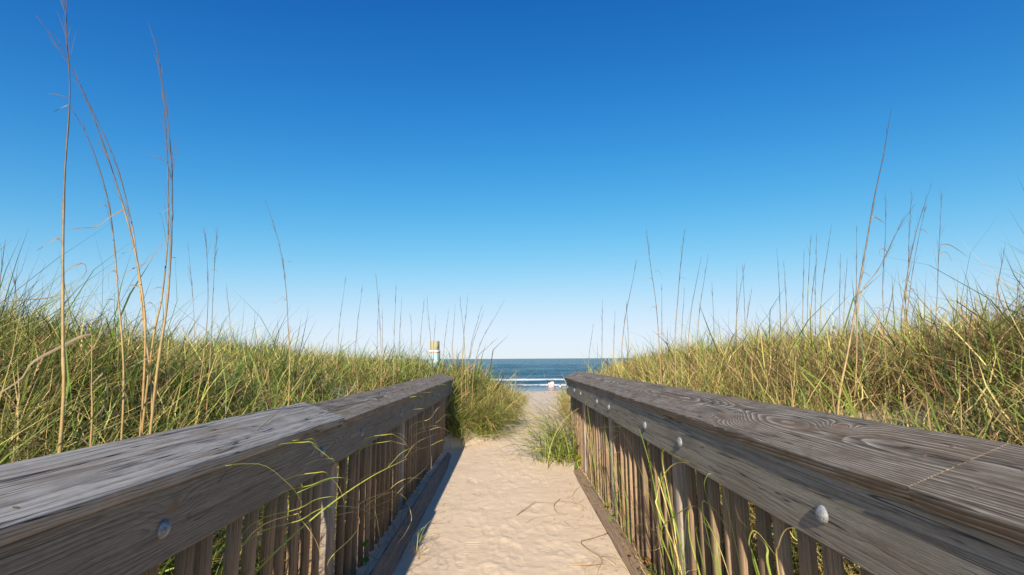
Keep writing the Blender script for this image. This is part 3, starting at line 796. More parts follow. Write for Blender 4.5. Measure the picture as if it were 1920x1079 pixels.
SKYLINE_L = [
 [(-2.374,7.060,1.368),(-2.380,7.110,1.804),(-2.364,7.160,2.164),(-2.351,7.210,2.488)],
 [(-2.310,7.669,1.353),(-2.313,7.719,1.790),(-2.295,7.769,2.150),(-2.280,7.819,2.473)],
 [(-1.690,6.762,1.331),(-1.733,6.812,1.780),(-1.786,6.862,2.152),(-1.835,6.912,2.487)],
 [(-2.218,8.575,1.335),(-2.234,8.625,1.795),(-2.239,8.675,2.174),(-2.245,8.725,2.513)],
 [(-2.337,9.463,1.334),(-2.363,9.513,1.710),(-2.388,9.563,2.017),(-2.411,9.613,2.291)],
 [(-1.659,7.362,1.310),(-1.672,7.412,1.734),(-1.678,7.462,2.083),(-1.685,7.512,2.397)],
 [(-1.806,8.403,1.303),(-1.815,8.453,1.718),(-1.815,8.503,2.059),(-1.816,8.553,2.364)],
 [(-1.801,9.527,1.289),(-1.825,9.577,1.630),(-1.851,9.627,1.908),(-1.875,9.677,2.157)],
 [(-1.374,9.111,1.265),(-1.411,9.161,1.729),(-1.460,9.211,2.109),(-1.504,9.261,2.450)],
 [(-1.536,8.815,1.271),(-1.533,8.865,1.706),(-1.517,8.915,2.062),(-1.504,8.965,2.381)],
 [(-1.365,9.262,1.252),(-1.367,9.312,1.597),(-1.361,9.362,1.879),(-1.356,9.412,2.131)],
 [(-1.236,9.676,1.229),(-1.220,9.726,1.645),(-1.185,9.776,1.985),(-1.156,9.826,2.289)],
 [(-1.120,10.151,1.215),(-1.115,10.201,1.691),(-1.098,10.251,2.080),(-1.084,10.301,2.428)],
 [(-0.718,8.548,1.221),(-0.750,8.598,1.685),(-0.797,8.648,2.066),(-0.839,8.698,2.408)],
 [(-0.734,8.134,1.215),(-0.718,8.184,1.672),(-0.686,8.234,2.047),(-0.658,8.284,2.385)],
 [(-0.695,8.942,1.186),(-0.640,8.992,1.620),(-0.545,9.042,1.975),(-0.461,9.092,2.293)],
 [(-0.743,9.636,1.176),(-0.678,9.686,1.589),(-0.569,9.736,1.927),(-0.472,9.786,2.229)],
 [(-0.543,8.124,1.169),(-0.425,8.174,1.596),(-0.229,8.224,1.947),(-0.054,8.274,2.261)],
 [(-0.628,8.957,1.165),(-0.519,9.007,1.367),(-0.340,9.057,1.532),(-0.181,9.107,1.679)],
 [(-3.765,3.715,1.759),(-3.827,3.765,1.921),(-3.879,3.815,2.057),(-3.930,3.865,2.182)],
 [(-3.904,3.986,1.778),(-3.965,4.036,1.861),(-4.026,4.086,1.931),(-4.085,4.136,1.995)],
 [(-3.531,5.684,1.653),(-3.615,5.734,2.060),(-3.704,5.784,2.399),(-3.789,5.834,2.706)],
 [(-3.385,6.168,1.603),(-3.442,6.218,1.840),(-3.503,6.268,2.036),(-3.560,6.318,2.211)],
]
BLADES_L = [
 [(-0.784,1.613,0.984),(-0.676,1.599,0.932),(-0.604,1.535,0.894),(-0.604,1.530,0.873)],
 [(-0.797,2.048,0.980),(-0.689,1.921,0.966),(-0.617,1.895,0.913),(-0.617,2.000,0.830)],
 [(-0.766,1.929,0.763),(-0.658,1.801,0.828),(-0.586,1.782,0.842),(-0.586,1.981,0.784),(-0.586,2.267,0.677),(-0.586,2.627,0.511),(-0.586,2.992,0.320),(-0.586,3.350,0.100)],
 [(-0.767,1.937,0.719),(-0.659,1.780,0.792),(-0.587,1.696,0.831),(-0.587,1.884,0.783),(-0.587,2.075,0.721),(-0.587,2.294,0.634),(-0.587,2.542,0.516)],
 [(-0.794,1.964,0.733),(-0.686,1.733,0.789),(-0.614,1.621,0.794),(-0.614,1.700,0.726),(-0.614,1.755,0.657),(-0.614,1.798,0.587)],
 [(-0.779,2.079,0.810),(-0.671,1.960,0.861),(-0.599,1.910,0.873),(-0.599,2.076,0.814),(-0.599,2.242,0.724),(-0.599,2.378,0.619),(-0.599,2.467,0.486)],
 [(-0.790,2.332,0.376),(-0.682,2.014,0.540),(-0.610,1.869,0.630),(-0.610,2.053,0.618),(-0.610,2.150,0.627),(-0.610,2.161,0.656),(-0.610,2.097,0.702),(-0.610,1.852,0.760)],
 [(-0.780,3.341,0.467),(-0.672,3.195,0.559),(-0.600,3.266,0.568),(-0.600,3.827,0.419),(-0.600,4.857,0.075)],
 [(-0.778,3.474,0.386),(-0.670,3.385,0.495),(-0.598,3.658,0.530),(-0.598,4.006,0.528)],
 [(-0.796,2.327,0.864),(-0.688,2.092,0.866),(-0.616,1.926,0.863),(-0.616,1.919,0.830),(-0.616,1.885,0.816)],
 [(-0.765,2.118,0.850),(-0.657,1.932,0.869),(-0.585,1.812,0.864),(-0.585,1.891,0.785)],
 [(-0.789,3.549,0.414),(-0.681,3.449,0.405),(-0.609,3.263,0.376),(-0.609,3.307,0.300),(-0.609,3.109,0.288),(-0.609,2.905,0.305)],
 [(-0.620,3.587,0.022),(-0.620,3.636,0.130)],
 [(-0.792,3.626,0.166),(-0.684,3.426,0.165),(-0.612,3.482,0.056)],
 [(-0.786,3.327,0.609),(-0.678,3.285,0.714),(-0.606,3.348,0.735),(-0.606,3.818,0.642),(-0.606,4.087,0.549),(-0.606,4.098,0.446)],
 [(-0.763,3.249,0.834),(-0.655,3.084,0.842),(-0.583,2.964,0.820),(-0.583,3.195,0.703)],
 [(-0.764,3.261,0.789),(-0.656,3.045,0.817),(-0.584,2.973,0.813)],
 [(-0.781,3.375,0.816),(-0.673,3.165,0.853),(-0.601,3.078,0.832)],
 [(-0.782,5.120,0.639),(-0.674,5.171,0.628),(-0.602,5.496,0.507),(-0.602,6.534,0.182)],
 [(-0.773,5.068,0.612),(-0.665,4.974,0.649),(-0.593,5.095,0.599),(-0.593,6.091,0.369)],
 [(-0.766,4.979,0.725),(-0.658,4.776,0.844),(-0.586,5.075,0.892)],
 [(-0.787,5.588,0.616),(-0.679,5.485,0.702),(-0.607,5.434,0.707),(-0.607,5.804,0.549)],
 [(-0.768,5.052,0.463),(-0.660,5.014,0.518),(-0.588,5.213,0.504),(-0.588,6.498,0.296)],
 [(-0.784,3.898,0.566),(-0.676,3.730,0.695),(-0.604,4.102,0.702),(-0.604,5.344,0.573)],
 [(-0.776,4.562,0.974),(-0.668,4.033,0.984),(-0.596,3.493,0.988)],
 [(-0.771,5.067,0.976),(-0.663,4.621,1.000),(-0.591,4.358,0.995)],
 [(-0.780,6.355,0.985),(-0.672,5.809,0.972),(-0.600,5.522,0.950)],
 [(-0.772,4.575,0.864),(-0.664,4.063,0.885),(-0.592,3.554,0.878),(-0.592,3.636,0.807),(-0.592,3.530,0.780)],
 [(-0.772,1.967,0.992),(-0.664,1.783,1.005),(-0.592,1.686,0.995),(-0.592,1.775,0.953),(-0.592,1.834,0.920)],
 [(-0.800,2.068,0.987),(-0.692,1.864,1.007),(-0.620,1.680,1.022),(-0.620,1.628,0.998)],
]
BLADES_R = [
 [(0.742,2.502,0.837),(0.718,2.219,0.882),(0.702,2.012,0.897)],
 [(0.746,2.136,0.871),(0.722,2.237,0.850),(0.706,2.316,0.804),(0.706,2.445,0.714),(0.706,2.502,0.636),(0.706,2.494,0.591)],
 [(0.749,3.844,0.920),(0.725,3.374,0.847),(0.709,2.984,0.782),(0.709,2.804,0.695)],
 [(0.748,3.785,0.911),(0.724,3.311,0.848),(0.708,2.932,0.797),(0.708,2.806,0.737)],
 [(0.742,2.585,0.453),(0.718,2.259,0.631),(0.702,2.018,0.735),(0.702,1.926,0.743),(0.702,1.838,0.709),(0.702,1.760,0.661),(0.702,1.710,0.611)],
 [(0.749,2.284,0.381),(0.725,2.188,0.557),(0.709,2.101,0.683),(0.709,2.023,0.734)],
 [(0.764,2.160,0.459),(0.740,2.163,0.565),(0.724,2.123,0.676),(0.724,2.074,0.717)],
 [(0.775,1.908,0.832),(0.751,1.901,0.869),(0.735,1.913,0.877),(0.735,1.961,0.837),(0.735,1.960,0.806),(0.735,1.914,0.755),(0.735,1.904,0.670),(0.735,1.817,0.608),(0.735,1.781,0.582)],
 [(0.754,1.753,0.814),(0.730,1.663,0.791),(0.714,1.524,0.791),(0.714,1.468,0.776),(0.714,1.461,0.710)],
 [(0.755,1.750,0.813),(0.731,1.659,0.765),(0.715,1.572,0.736),(0.715,1.542,0.677)],
 [(0.757,2.144,0.613),(0.733,1.952,0.614),(0.717,1.751,0.625),(0.717,1.696,0.616)],
 [(0.767,1.524,0.711),(0.743,1.462,0.785),(0.727,1.391,0.848),(0.727,1.328,0.877)],
 [(0.771,1.533,0.730),(0.747,1.578,0.777),(0.731,1.592,0.779),(0.731,1.617,0.731),(0.731,1.588,0.705)],
 [(0.778,1.984,0.997),(0.754,1.919,0.938),(0.738,1.812,0.872)],
 [(0.755,3.566,0.590),(0.731,3.111,0.570),(0.715,2.766,0.586),(0.715,2.433,0.603)],
 [(0.768,3.621,0.136),(0.744,3.210,0.294),(0.728,2.738,0.450)],
 [(0.754,2.528,0.735),(0.730,2.451,0.666),(0.714,2.297,0.631),(0.714,2.186,0.613)],
 [(0.773,3.683,0.376),(0.749,3.208,0.420),(0.733,2.856,0.437),(0.733,2.623,0.423),(0.733,2.353,0.432),(0.733,2.233,0.469)],
 [(0.749,2.039,0.726),(0.725,1.864,0.769),(0.709,1.762,0.765),(0.709,1.704,0.759)],
 [(0.775,2.835,0.727),(0.751,2.659,0.719),(0.735,2.546,0.704)],
 [(0.760,2.090,0.666),(0.736,1.963,0.682),(0.720,1.843,0.677),(0.720,1.818,0.567)],
 [(0.769,2.123,0.696),(0.745,2.069,0.673),(0.729,1.987,0.643),(0.729,1.920,0.612),(0.729,1.861,0.558)],
 [(0.761,6.302,0.686),(0.737,5.237,0.732),(0.721,4.602,0.765)],
 [(0.753,5.064,0.701),(0.729,4.717,0.705),(0.713,4.445,0.704)],
 [(0.760,3.463,0.984),(0.736,3.121,0.941),(0.720,2.804,0.889)],
 [(0.742,4.020,0.768),(0.718,3.611,0.840),(0.702,3.298,0.870)],
 [(0.742,3.976,0.770),(0.718,3.616,0.800),(0.702,3.271,0.840)],
 [(0.761,4.881,0.589),(0.737,4.178,0.740),(0.721,3.557,0.829),(0.721,3.123,0.883),(0.721,2.832,0.885)],
 [(0.759,4.389,0.498),(0.735,3.965,0.629),(0.719,3.635,0.727),(0.719,3.355,0.810)],
 [(0.773,4.616,0.237),(0.749,4.293,0.458),(0.733,3.961,0.599),(0.733,3.633,0.727)],
 [(0.741,4.750,0.608),(0.717,4.386,0.576),(0.701,4.102,0.535),(0.701,4.029,0.433)],
 [(0.762,3.720,0.612),(0.738,3.384,0.603),(0.722,3.046,0.597)],
 [(0.760,2.789,0.737),(0.736,2.630,0.732),(0.720,2.508,0.720)],
 [(0.764,3.808,0.560),(0.740,3.406,0.696),(0.724,3.099,0.774)],
 [(0.769,5.170,0.719),(0.745,4.919,0.874),(0.729,4.549,1.014)],
 [(0.761,4.902,0.817),(0.737,4.611,0.937),(0.721,4.281,1.026)],
 [(0.763,2.566,0.824),(0.739,2.314,0.866),(0.723,2.073,0.889)],
 [(0.760,2.180,0.865),(0.736,2.282,0.841),(0.720,2.370,0.792),(0.720,2.457,0.732)],
 [(0.765,3.940,0.907),(0.741,3.296,0.816),(0.725,2.854,0.682)],
 [(0.750,2.540,0.827),(0.726,2.220,0.878),(0.710,2.049,0.890)],
 [(0.762,4.342,0.529),(0.738,4.442,0.307),(0.722,3.826,0.300)],
 [(0.767,3.572,0.582),(0.743,2.851,0.596),(0.727,2.469,0.597)],
 [(0.748,3.650,0.373),(0.724,3.076,0.425),(0.708,2.757,0.372)],
 [(0.780,2.882,0.720),(0.756,2.611,0.714),(0.740,2.608,0.616)],
]
LITTER = [
 [(0.061,4.397,0.012),(0.147,4.567,0.012),(0.221,4.720,0.012),(0.269,4.767,0.012),(0.407,4.743,0.012)],
 [(0.478,4.878,0.012),(0.415,4.714,0.012),(0.394,4.579,0.012),(0.412,4.450,0.012),(0.496,4.423,0.012)],
 [(0.405,3.384,0.012),(0.493,3.376,0.012),(0.589,3.390,0.012)],
 [(0.741,3.954,0.012),(0.602,3.836,0.012),(0.508,3.762,0.012),(0.540,3.617,0.012),(0.584,3.526,0.012),(0.599,3.420,0.012),(0.553,3.303,0.012),(0.532,3.229,0.012)],
 [(0.459,4.803,0.012),(0.551,4.792,0.012),(0.613,4.728,0.012),(0.703,4.871,0.012)],
 [(0.134,4.207,0.012),(0.222,4.335,0.012),(0.354,4.399,0.012),(0.484,4.413,0.012)],
 [(-0.356,5.083,0.012),(-0.291,5.035,0.012),(-0.225,4.944,0.012)],
 [(-0.268,4.636,0.012),(-0.209,4.585,0.012)],
 [(0.596,4.962,0.012),(0.683,5.243,0.012),(0.735,5.343,0.012),(0.728,5.676,0.012)],
 [(0.444,4.246,0.012),(0.480,4.120,0.012),(0.512,4.060,0.012)],
 [(0.608,3.515,0.012),(0.683,3.470,0.012),(0.820,3.354,0.012)],
]


# ------------------------------------------------------------------ curves swept to tubes and ribbons
def spline(P, n):
    P = np.array(P, float)
    if len(P) == 2: return P[0] + (P[1] - P[0]) * np.linspace(0, 1, n)[:, None]
    E = np.concatenate([[2 * P[0] - P[1]], P, [2 * P[-1] - P[-2]]])
    out = []
    for u in np.linspace(0, len(P) - 1 - 1e-6, n):
        i = int(u); f = u - i
        a, b, c, d = E[i], E[i + 1], E[i + 2], E[i + 3]
        out.append(0.5 * (2 * b + (c - a) * f + (2 * a - 5 * b + 4 * c - d) * f * f + (3 * b - a - 3 * c + d) * f ** 3))
    return np.array(out)

def tube_mesh(name, C, rr, mat, k=6, tmax=1.0):
    n = len(C)
    T = np.gradient(C, axis=0); T /= np.linalg.norm(T, axis=1)[:, None]
    up = np.array([0.3, 1.0, 0.1])
    U = np.cross(T, up); U /= np.linalg.norm(U, axis=1)[:, None]; Wv = np.cross(T, U)
    a = np.linspace(0, 2 * math.pi, k, endpoint=False)
    V = C[:, None, :] + rr[:, None, None] * (np.cos(a)[None, :, None] * U[:, None, :] + np.sin(a)[None, :, None] * Wv[:, None, :])
    i = np.arange(n - 1)[:, None] * k; A = np.arange(k)[None, :]; B = (np.arange(k) + 1)[None, :] % k
    q = np.stack([i + A, i + B, i + B + k, i + A + k], -1).reshape(-1, 4)
    me = mesh_np(name, V.reshape(-1, 3), [q, np.arange(k)[None, ::-1], (np.arange(k) + (n - 1) * k)[None, :]], {'tint': ('FLOAT', np.repeat(np.linspace(0, tmax, n), k))})
    me.materials.append(mat)
    return me

def ribbon_mesh(name, C, w, mat, tint=0.4, shade=0.5, flat=0.4, fold=0.25, taper=True, tipdry=0.25):
    """a leaf: shallow V-section ribbon along C"""
    n = len(C)
    T = np.gradient(C, axis=0); T /= (np.linalg.norm(T, axis=1)[:, None] + 1e-9)
    ref = np.array([math.cos(flat), math.sin(flat), 0.35]); U = np.cross(T, ref); U /= (np.linalg.norm(U, axis=1)[:, None] + 1e-9)
    Nn = np.cross(U, T)
    s = np.linspace(0, 1, n)
    prof = (0.55 + 0.45 * np.sin(np.clip(s * 3, 0, 1) * math.pi / 2)) * (np.clip(1.03 - s, 0, 1) ** 0.55 if taper else 1)
    hw = (w * 0.5 * prof)[:, None]
    V = np.stack([C - U * hw + Nn * hw * fold, C, C + U * hw + Nn * hw * fold], 1).reshape(-1, 3)
    i = np.arange(n - 1)[:, None] * 3
    q = np.concatenate([np.stack([i, i + 1, i + 4, i + 3], -1), np.stack([i + 1, i + 2, i + 5, i + 4], -1)], 1).reshape(-1, 4)
    tt = np.clip(tint + tipdry * sstep(0.6, 1.0, s), 0, 1)
    me = mesh_np(name, V, [q], {'tint': ('FLOAT', np.repeat(tt, 3)), 'shade': ('FLOAT', np.full(n * 3, shade))})
    me.materials.append(mat)
    return me

def ground_anchor(P):
    """lengthen a stalk's polyline down to the sand it grows from"""
    P = [np.array(p) for p in P]
    d = P[1] - P[0]; d = d / max(np.linalg.norm(d), 1e-6)
    b = P[0].copy(); st = 0
    while b[2] > float(ground_z(b[0], b[1])) - 0.03 and st < 80:
        b = b + np.array([-d[0] * 0.02 * (st < 12), -d[1] * 0.02 * (st < 12), -0.03]); st += 1
    mid = (b + P[0]) / 2 if st > 3 else None
    return [b] + ([mid] if mid is not None else []) + P

def stalk(P, r, label, group, plume=0.35, leaves=(), detail=True, rnd=None):
    rnd = rnd or random.Random(int(abs(P[0][0]) * 1000))
    Q = ground_anchor(P)
    C = spline(Q, 34 if detail else 12)
    n = len(C); s = np.linspace(0, 1, n)
    rr = r * (1.0 - 0.85 * s ** 1.2)
    if detail:
        for nd in (0.12, 0.22, 0.33, 0.45, 0.58, 0.7):
            rr = rr * (1 + 0.35 * np.exp(-((s - nd) / 0.008) ** 2)) * np.where(s > nd, 0.97, 1)
    root = empty('sea_oat_stalk', tuple(C[0]))
    tag(root, label, 'grass stalk', group)
    link('stem', tube_mesh('stem', C, rr, M['stem'], 6 if detail else 4, 1.0 if plume else 0.3), None, root)
    if plume:
        # dry panicle: fine filaments hugging the top of the stem
        k0 = int(n * (1 - plume))
        Vs = []; Qs = []; o = 0
        for j in range(20 if detail else 8):
            i = rnd.randrange(k0, n - 1)
            p = C[i]; t = C[i + 1] - C[i]; t = t / np.linalg.norm(t)
            ln = (0.05 + 0.13 * rnd.random()) * (1.0 if detail else 1.2)
            dd = t + np.array([rnd.gauss(-0.02, 0.09), rnd.gauss(0, 0.09), rnd.gauss(-0.04, 0.06)])
            w = 0.0004 if detail else 0.0006
            e = p + dd * ln; m = p + dd * ln * .5 + np.array([0, 0, ln * .03])
            sd = np.array([w, 0, 0]); sd2 = np.array([0, w, 0])
            Vs += [p - sd, p + sd, m + sd * 2.2 , m - sd * 2.2, e + sd2, e - sd2]; Qs += [(o, o + 1, o + 2, o + 3), (o + 3, o + 2, o + 4, o + 5)]; o += 6
        me = mesh_np('plume', np.array(Vs), [np.array(Qs)]); me.materials.append(M['plume'])
        tag(link('plume', me, None, root), kind='stuff')
    if detail and plume:                                     # torn sheath scraps at the joints
        leaves = list(leaves)
        for q in range(rnd.choice((2, 3, 3))):
            i = rnd.randrange(9, 26); b = C[i]; sx = rnd.choice((-1, 1)); l = rnd.uniform(0.03, 0.10)
            leaves.append(([tuple(b), tuple(b + np.array([sx * l * .35, 0.005, l * .35])), tuple(b + np.array([sx * l * .8, 0.0, l * rnd.uniform(-.1, .35)])),
                            tuple(b + np.array([sx * l, -0.01, -l * rnd.uniform(0, .6)]))], rnd.uniform(0.003, 0.006)))
    for L in leaves:
        link('leaf', ribbon_mesh('leaf', spline(L[0], 18), L[1], M['dead_leaf'], fold=0.5, flat=L[2] if len(L) > 2 else 0.6), None, root)
    return root

def rel(P, i, *offs):
    b = np.array(P[i]); return [tuple(b + np.array(o)) for o in offs]

S = STALKS
def sp(k): return S[k][1]
G1 = 'tall dry stalks above the left handrail'; G2 = 'tall dry stalks above the right handrail'
A = sp('A')
stalk(A, S['A'][0], 'tallest dry stalk, leftmost, with a curled dead leaf and its tip past the top', G1, 0.2,
      [(rel(A, 2, (0, 0, -.09), (.015, 0, -.045), (.05, .01, -.02), (.062, .01, -.05), (.03, 0, -.10), (-.02, -.01, -.125), (-.10, -.03, -.135), (-.17, -.04, -.16), (-.22, -.05, -.19)), 0.006),
       (rel(A, 4, (0, 0, -.01), (-.035, 0, .002), (-.07, 0, .008)), 0.003)])
P = sp('B1'); stalk(P, S['B1'][0], 'bent dry stalk arching left, its tip reaching furthest over the leftmost stalk', G1, 0.5,
      [(rel(P, 2, (0, 0, 0), (-.01, 0, .012), (-.05, 0, -.01), (-.10, 0, -.05), (-.15, 0, -.055), (-.19, 0, -.06)), 0.007)])
P = sp('B2'); stalk(P, S['B2'][0], 'shortest of three arching dry stalks left of the upright pair', G1, 0.4,
      [(rel(P, 1, (0, 0, .05), (-.02, 0, .10), (-.045, 0, .09), (-.04, 0, .03)), 0.006), (rel(P, 2, (0, 0, 0), (-.02, 0, .01), (-.045, 0, .004)), 0.004)])
P = sp('B3'); stalk(P, S['B3'][0], 'thin arching dry stalk crowding the middle of the bent cluster', G1, 0.4, [])
P = sp('C1'); stalk(P, S['C1'][0], 'thick golden upright stalk with a drooping dead leaf, right one of the pair', G1, 0.4,
      [(rel(P, 2, (0, 0, .02), (-.015, 0, .03), (-.04, 0, -.01), (-.08, 0, -.06), (-.13, 0, -.085), (-.17, 0, -.12)), 0.008)])
P = sp('C2'); stalk(P, S['C2'][0], 'thinner upright stalk of the pair, a dry twig leaf pointing left', G1, 0.45,
      [(rel(P, 3, (0, 0, -.01), (-.04, 0, .01), (-.08, 0, .02)), 0.004)])
P = sp('D'); stalk(P, S['D'][0], 'lone slender stalk bending left over the middle of the left dune', None, 0.35,
      [(rel(P, 1, (0, 0, -.10), (.02, 0, -.03), (.012, 0, -.01), (.0, 0, -.07), (-.05, 0, -.13)), 0.007)])
stalk(sp('E1'), S['E1'][0], 'slim grey stalk right of the upright pair, leaning from the rail side', G1, 0.3, [])
stalk(sp('E2'), S['E2'][0], 'slim dark stalk just left of the lone bending stalk, straight', G1, 0.3, [])
P = sp('F')
stalk(P, S['F'][0], 'short snapped golden stalk with its broken leaf folded to the left', G1, 0,
      [(rel(P, -1, (0, 0, 0), (-.03, -.01, -.008), (-.09, -.03, -.05), (-.13, -.05, -.085), (-.145, -.06, -.13), (-.18, -.08, -.17), (-.25, -.1, -.23)), 0.011, 1.2),
       (rel(P, 1, (0, 0, .0), (.03, 0, .03), (.045, 0, -.01), (.04, 0, -.07), (.0, 0, -.12)), 0.010)])
stalk(sp('G'), S['G'][0] * 1.2, 'tallest thick stalk over the right dune, leaning right with a purplish plume', G2, 0.5, [])
P = sp('I'); stalk(P, S['I'][0] * 1.2, 'straight stalk near the right edge with one bent leaf pointing right', G2, 0.35,
      [(rel(P, 2, (0, 0, 0), (.06, 0, .005), (.12, 0, -.03), (.18, 0, -.08)), 0.006)])
for k, lab in (('H1', 'tallest stalk of the thin bunch right of the thick leaning stalk'), ('H2', 'most upright stalk in the thin bunch on the right dune'),
               ('H3', 'shorter stalk inside the thin bunch on the right dune'), ('H4', 'thin straight stalk just right of the thick leaning stalk'),
               ('H5', 'thin stalk slanting steeply right across the thick leaning stalk')):
    stalk(sp(k), S[k][0] * 1.3, lab, G2, 0.4, [])
stalk(sp('J'), S['J'][0] * 1.2, 'tall stalk leaning left, left of two above the right cap board', G2, 0.35, [(rel(sp('J'), 0, (0, 0, .1), (.03, 0, .12), (.06, 0, .1)), 0.005)])
stalk(sp('K'), S['K'][0] * 1.2, 'tall stalk leaning right, right of two above the right cap board', G2, 0.35, [])
stalk(sp('T1'), S['T1'][0], 'short broken tan stub behind the middle of the right cap board', G2, 0, [])
stalk(sp('T2'), S['T2'][0], 'short orange stub standing behind the cap joint at far right', G2, 0, [])
ORD = ['first', 'second', 'third', 'fourth', 'fifth', 'sixth', 'seventh', 'eighth', 'ninth', 'tenth', 'eleventh', 'twelfth', 'thirteenth', 'fourteenth', 'fifteenth',
       'sixteenth', 'seventeenth', 'eighteenth', 'nineteenth', 'twentieth', 'twenty first', 'twenty second', 'twenty third', 'twenty fourth', 'twenty fifth', 'twenty sixth', 'twenty seventh', 'twenty eighth']
for sidew, L in (('right', SKYLINE_R), ('left', SKYLINE_L)):
    for i, P in enumerate(sorted(L, key=lambda p: p[-1][0] / p[-1][1])):
        stalk(P, 0.0044 + 0.00032 * P[0][1], '%s thin dry stalk from the left rising out of the %s dune skyline' % (ORD[i], sidew),
              'thin stalks along the %s dune skyline' % sidew, 0.45, [], detail=False, rnd=random.Random(i))

# ------------------------------------------------------------------ arching blades between and over the balusters
def clump_of(name, label, group, curves, base, tints, widths, cat='grass clump', bright=False):
    root = empty(name, base)
    tag(root, label, cat, group)
    for c, t, w in zip(curves, tints, widths):
        n = max(10, int(len(c) * 4))
        link('blade', ribbon_mesh('blade', spline(c, n), w, M['grass'], tint=t, shade=random.uniform(0.7, 1.0) if bright else random.random(), flat=random.uniform(0, 1.5), tipdry=0.3), None, root)
    return root

def root_blade(c, side):
    """carry the rooted end of a blade back between the balusters and down to the sand"""
    c = [tuple(p) for p in c]
    if side > 0 and c[0][2] > c[-1][2] + 0.02: c = c[::-1]
    a = c[0]
    if side < 0:
        g = float(ground_z(-1.06, a[1] - 0.12))
        if a[2] > g + 0.15:
            c = [(-1.06, a[1] - 0.16, g - 0.02), (-1.02, a[1] - 0.14, g + (a[2] - g) * 0.55), (-0.92, a[1] - 0.07, a[2] - 0.05)] + c
        return c
    g = float(ground_z(0.80, a[1]))
    if a[2] > g + 0.10:
        c = [(0.83, a[1] + 0.05, g - 0.02), (0.81, a[1] + 0.035, g + (a[2] - g) * 0.55)] + c
    return c

for side, LST in ((-1, BLADES_L), (1, BLADES_R)):
    cs = [root_blade(c, side) for c in LST]
    cs.sort(key=lambda c: c[0][1])
    edges = [0, 2.2, 2.75, 3.4, 4.3, 5.4, 9] if side < 0 else [0, 1.9, 2.5, 3.1, 3.9, 4.9, 9]
    words = ['nearest', 'second nearest', 'third nearest', 'fourth nearest', 'fifth nearest', 'farthest']
    for i in range(6):
        sub = [c for c in cs if edges[i] <= c[0][1] < edges[i + 1]]
        if not sub: continue
        by = float(np.mean([c[0][1] for c in sub]))
        clump_of('grass_clump', '%s arching grass clump growing through the %s balusters' % (words[i], 'left' if side < 0 else 'right'),
                 'grass clumps among the balusters', sub, (side * 0.83, by, 0.0),
                 [random.choice((0.30, 0.36, 0.42, 0.48, 0.66) if side < 0 else (0.12, 0.18, 0.24, 0.32, 0.66)) for _ in sub], [random.uniform(0.0034, 0.0058) if side < 0 else random.uniform(0.0045, 0.0080) for _ in sub], bright=True)

def tuft(label, group, x, y, n, Lm, Ls, w, tint, az0=None, azs=3.2, th=0.35, bend=1.2, seed=0, spread=0.04, name='grass_clump'):
    R = np.random.default_rng(seed)
    cs = []
    for i in range(n):
        az = R.uniform(-math.pi, math.pi) if az0 is None else R.normal(az0, azs)
        L = max(0.1, R.normal(Lm, Ls)); t0 = abs(R.normal(0.08, th)); bd = abs(R.normal(bend, 0.4)); cu = R.normal(0, 0.6)
        px = x + R.normal(0, spread); py = y + R.normal(0, spread)
        p = np.array([px, py, float(ground_z(px, py)) - 0.02]); c = [tuple(p)]
        for k in range(6):
            s = (k + .5) / 6; tt = t0 + bd * s ** 1.4; a = az + cu * s
            p = p + L / 6 * np.array([math.sin(tt) * math.cos(a), math.sin(tt) * math.sin(a), math.cos(tt)]); c.append(tuple(p))
        cs.append(c)
    clump_of(name, label, group, cs, (x, y, float(ground_z(x, y))), [float(np.clip(R.normal(tint, 0.1), 0, 0.95)) for _ in cs], [w * R.uniform(0.6, 1.25) for _ in cs])

tuft('leafy green clump spilling over the path at the far end of the right handrail', None, 0.73, 6.70, 300, 0.78, 0.20, 0.0105, 0.24, az0=3.4, azs=1.1, th=0.40, bend=1.3, seed=3, spread=0.19)
tuft('broad bladed clump at the left picture edge behind the silver board', 'broad bladed clumps', -1.62, 1.35, 26, 0.62, 0.12, 0.011, 0.12, th=0.45, seed=5, spread=0.08)
tuft('broad bladed clump at the foot of the upright stalk pair', 'broad bladed clumps', -1.28, 1.85, 30, 0.85, 0.18, 0.009, 0.14, th=0.25, bend=0.9, seed=6, spread=0.06)
tuft('broad bladed clump around the leftmost stalk and the snapped stalk', 'broad bladed clumps', -1.36, 1.5, 26, 0.6, 0.12, 0.009, 0.18, th=0.5, seed=7, spread=0.09)
tuft('broad bladed clump right behind the joint of the left cap boards', 'broad bladed clumps', -1.45, 3.1, 18, 0.75, 0.15, 0.009, 0.16, th=0.22, bend=0.8, seed=8, spread=0.05)
tuft('upright pair of broad bright green blades behind the knotted cap board', 'broad bladed clumps', 1.45, 1.95, 6, 0.85, 0.10, 0.014, 0.10, th=0.10, bend=0.35, seed=9, spread=0.02)
tuft('green clump behind the middle of the right cap board', 'broad bladed clumps', 1.40, 3.2, 22, 0.7, 0.14, 0.008, 0.14, th=0.22, bend=0.8, seed=10, spread=0.07)
tuft('green clump behind the far end of the right cap boards', 'broad bladed clumps', 1.35, 4.6, 26, 0.75, 0.14, 0.008, 0.16, th=0.22, bend=0.8, seed=12, spread=0.08)
tuft('small dry brown tuft at the shadow edge beside the left kerb timber', None, -0.60, 3.55, 26, 0.16, 0.05, 0.003, 0.82, th=0.8, bend=1.0, seed=14, spread=0.03)
tuft('small green tuft beside the left kerb timber', None, -0.66, 3.75, 12, 0.24, 0.05, 0.004, 0.22, az0=-0.3, azs=0.7, th=0.6, bend=1.2, seed=15, spread=0.02)
tuft('thin dry tuft against the right kerb timber, nearest the camera', None, 0.69, 3.35, 14, 0.2, 0.06, 0.003, 0.7, az0=2.9, azs=0.9, th=0.8, bend=1.1, seed=16, spread=0.05)
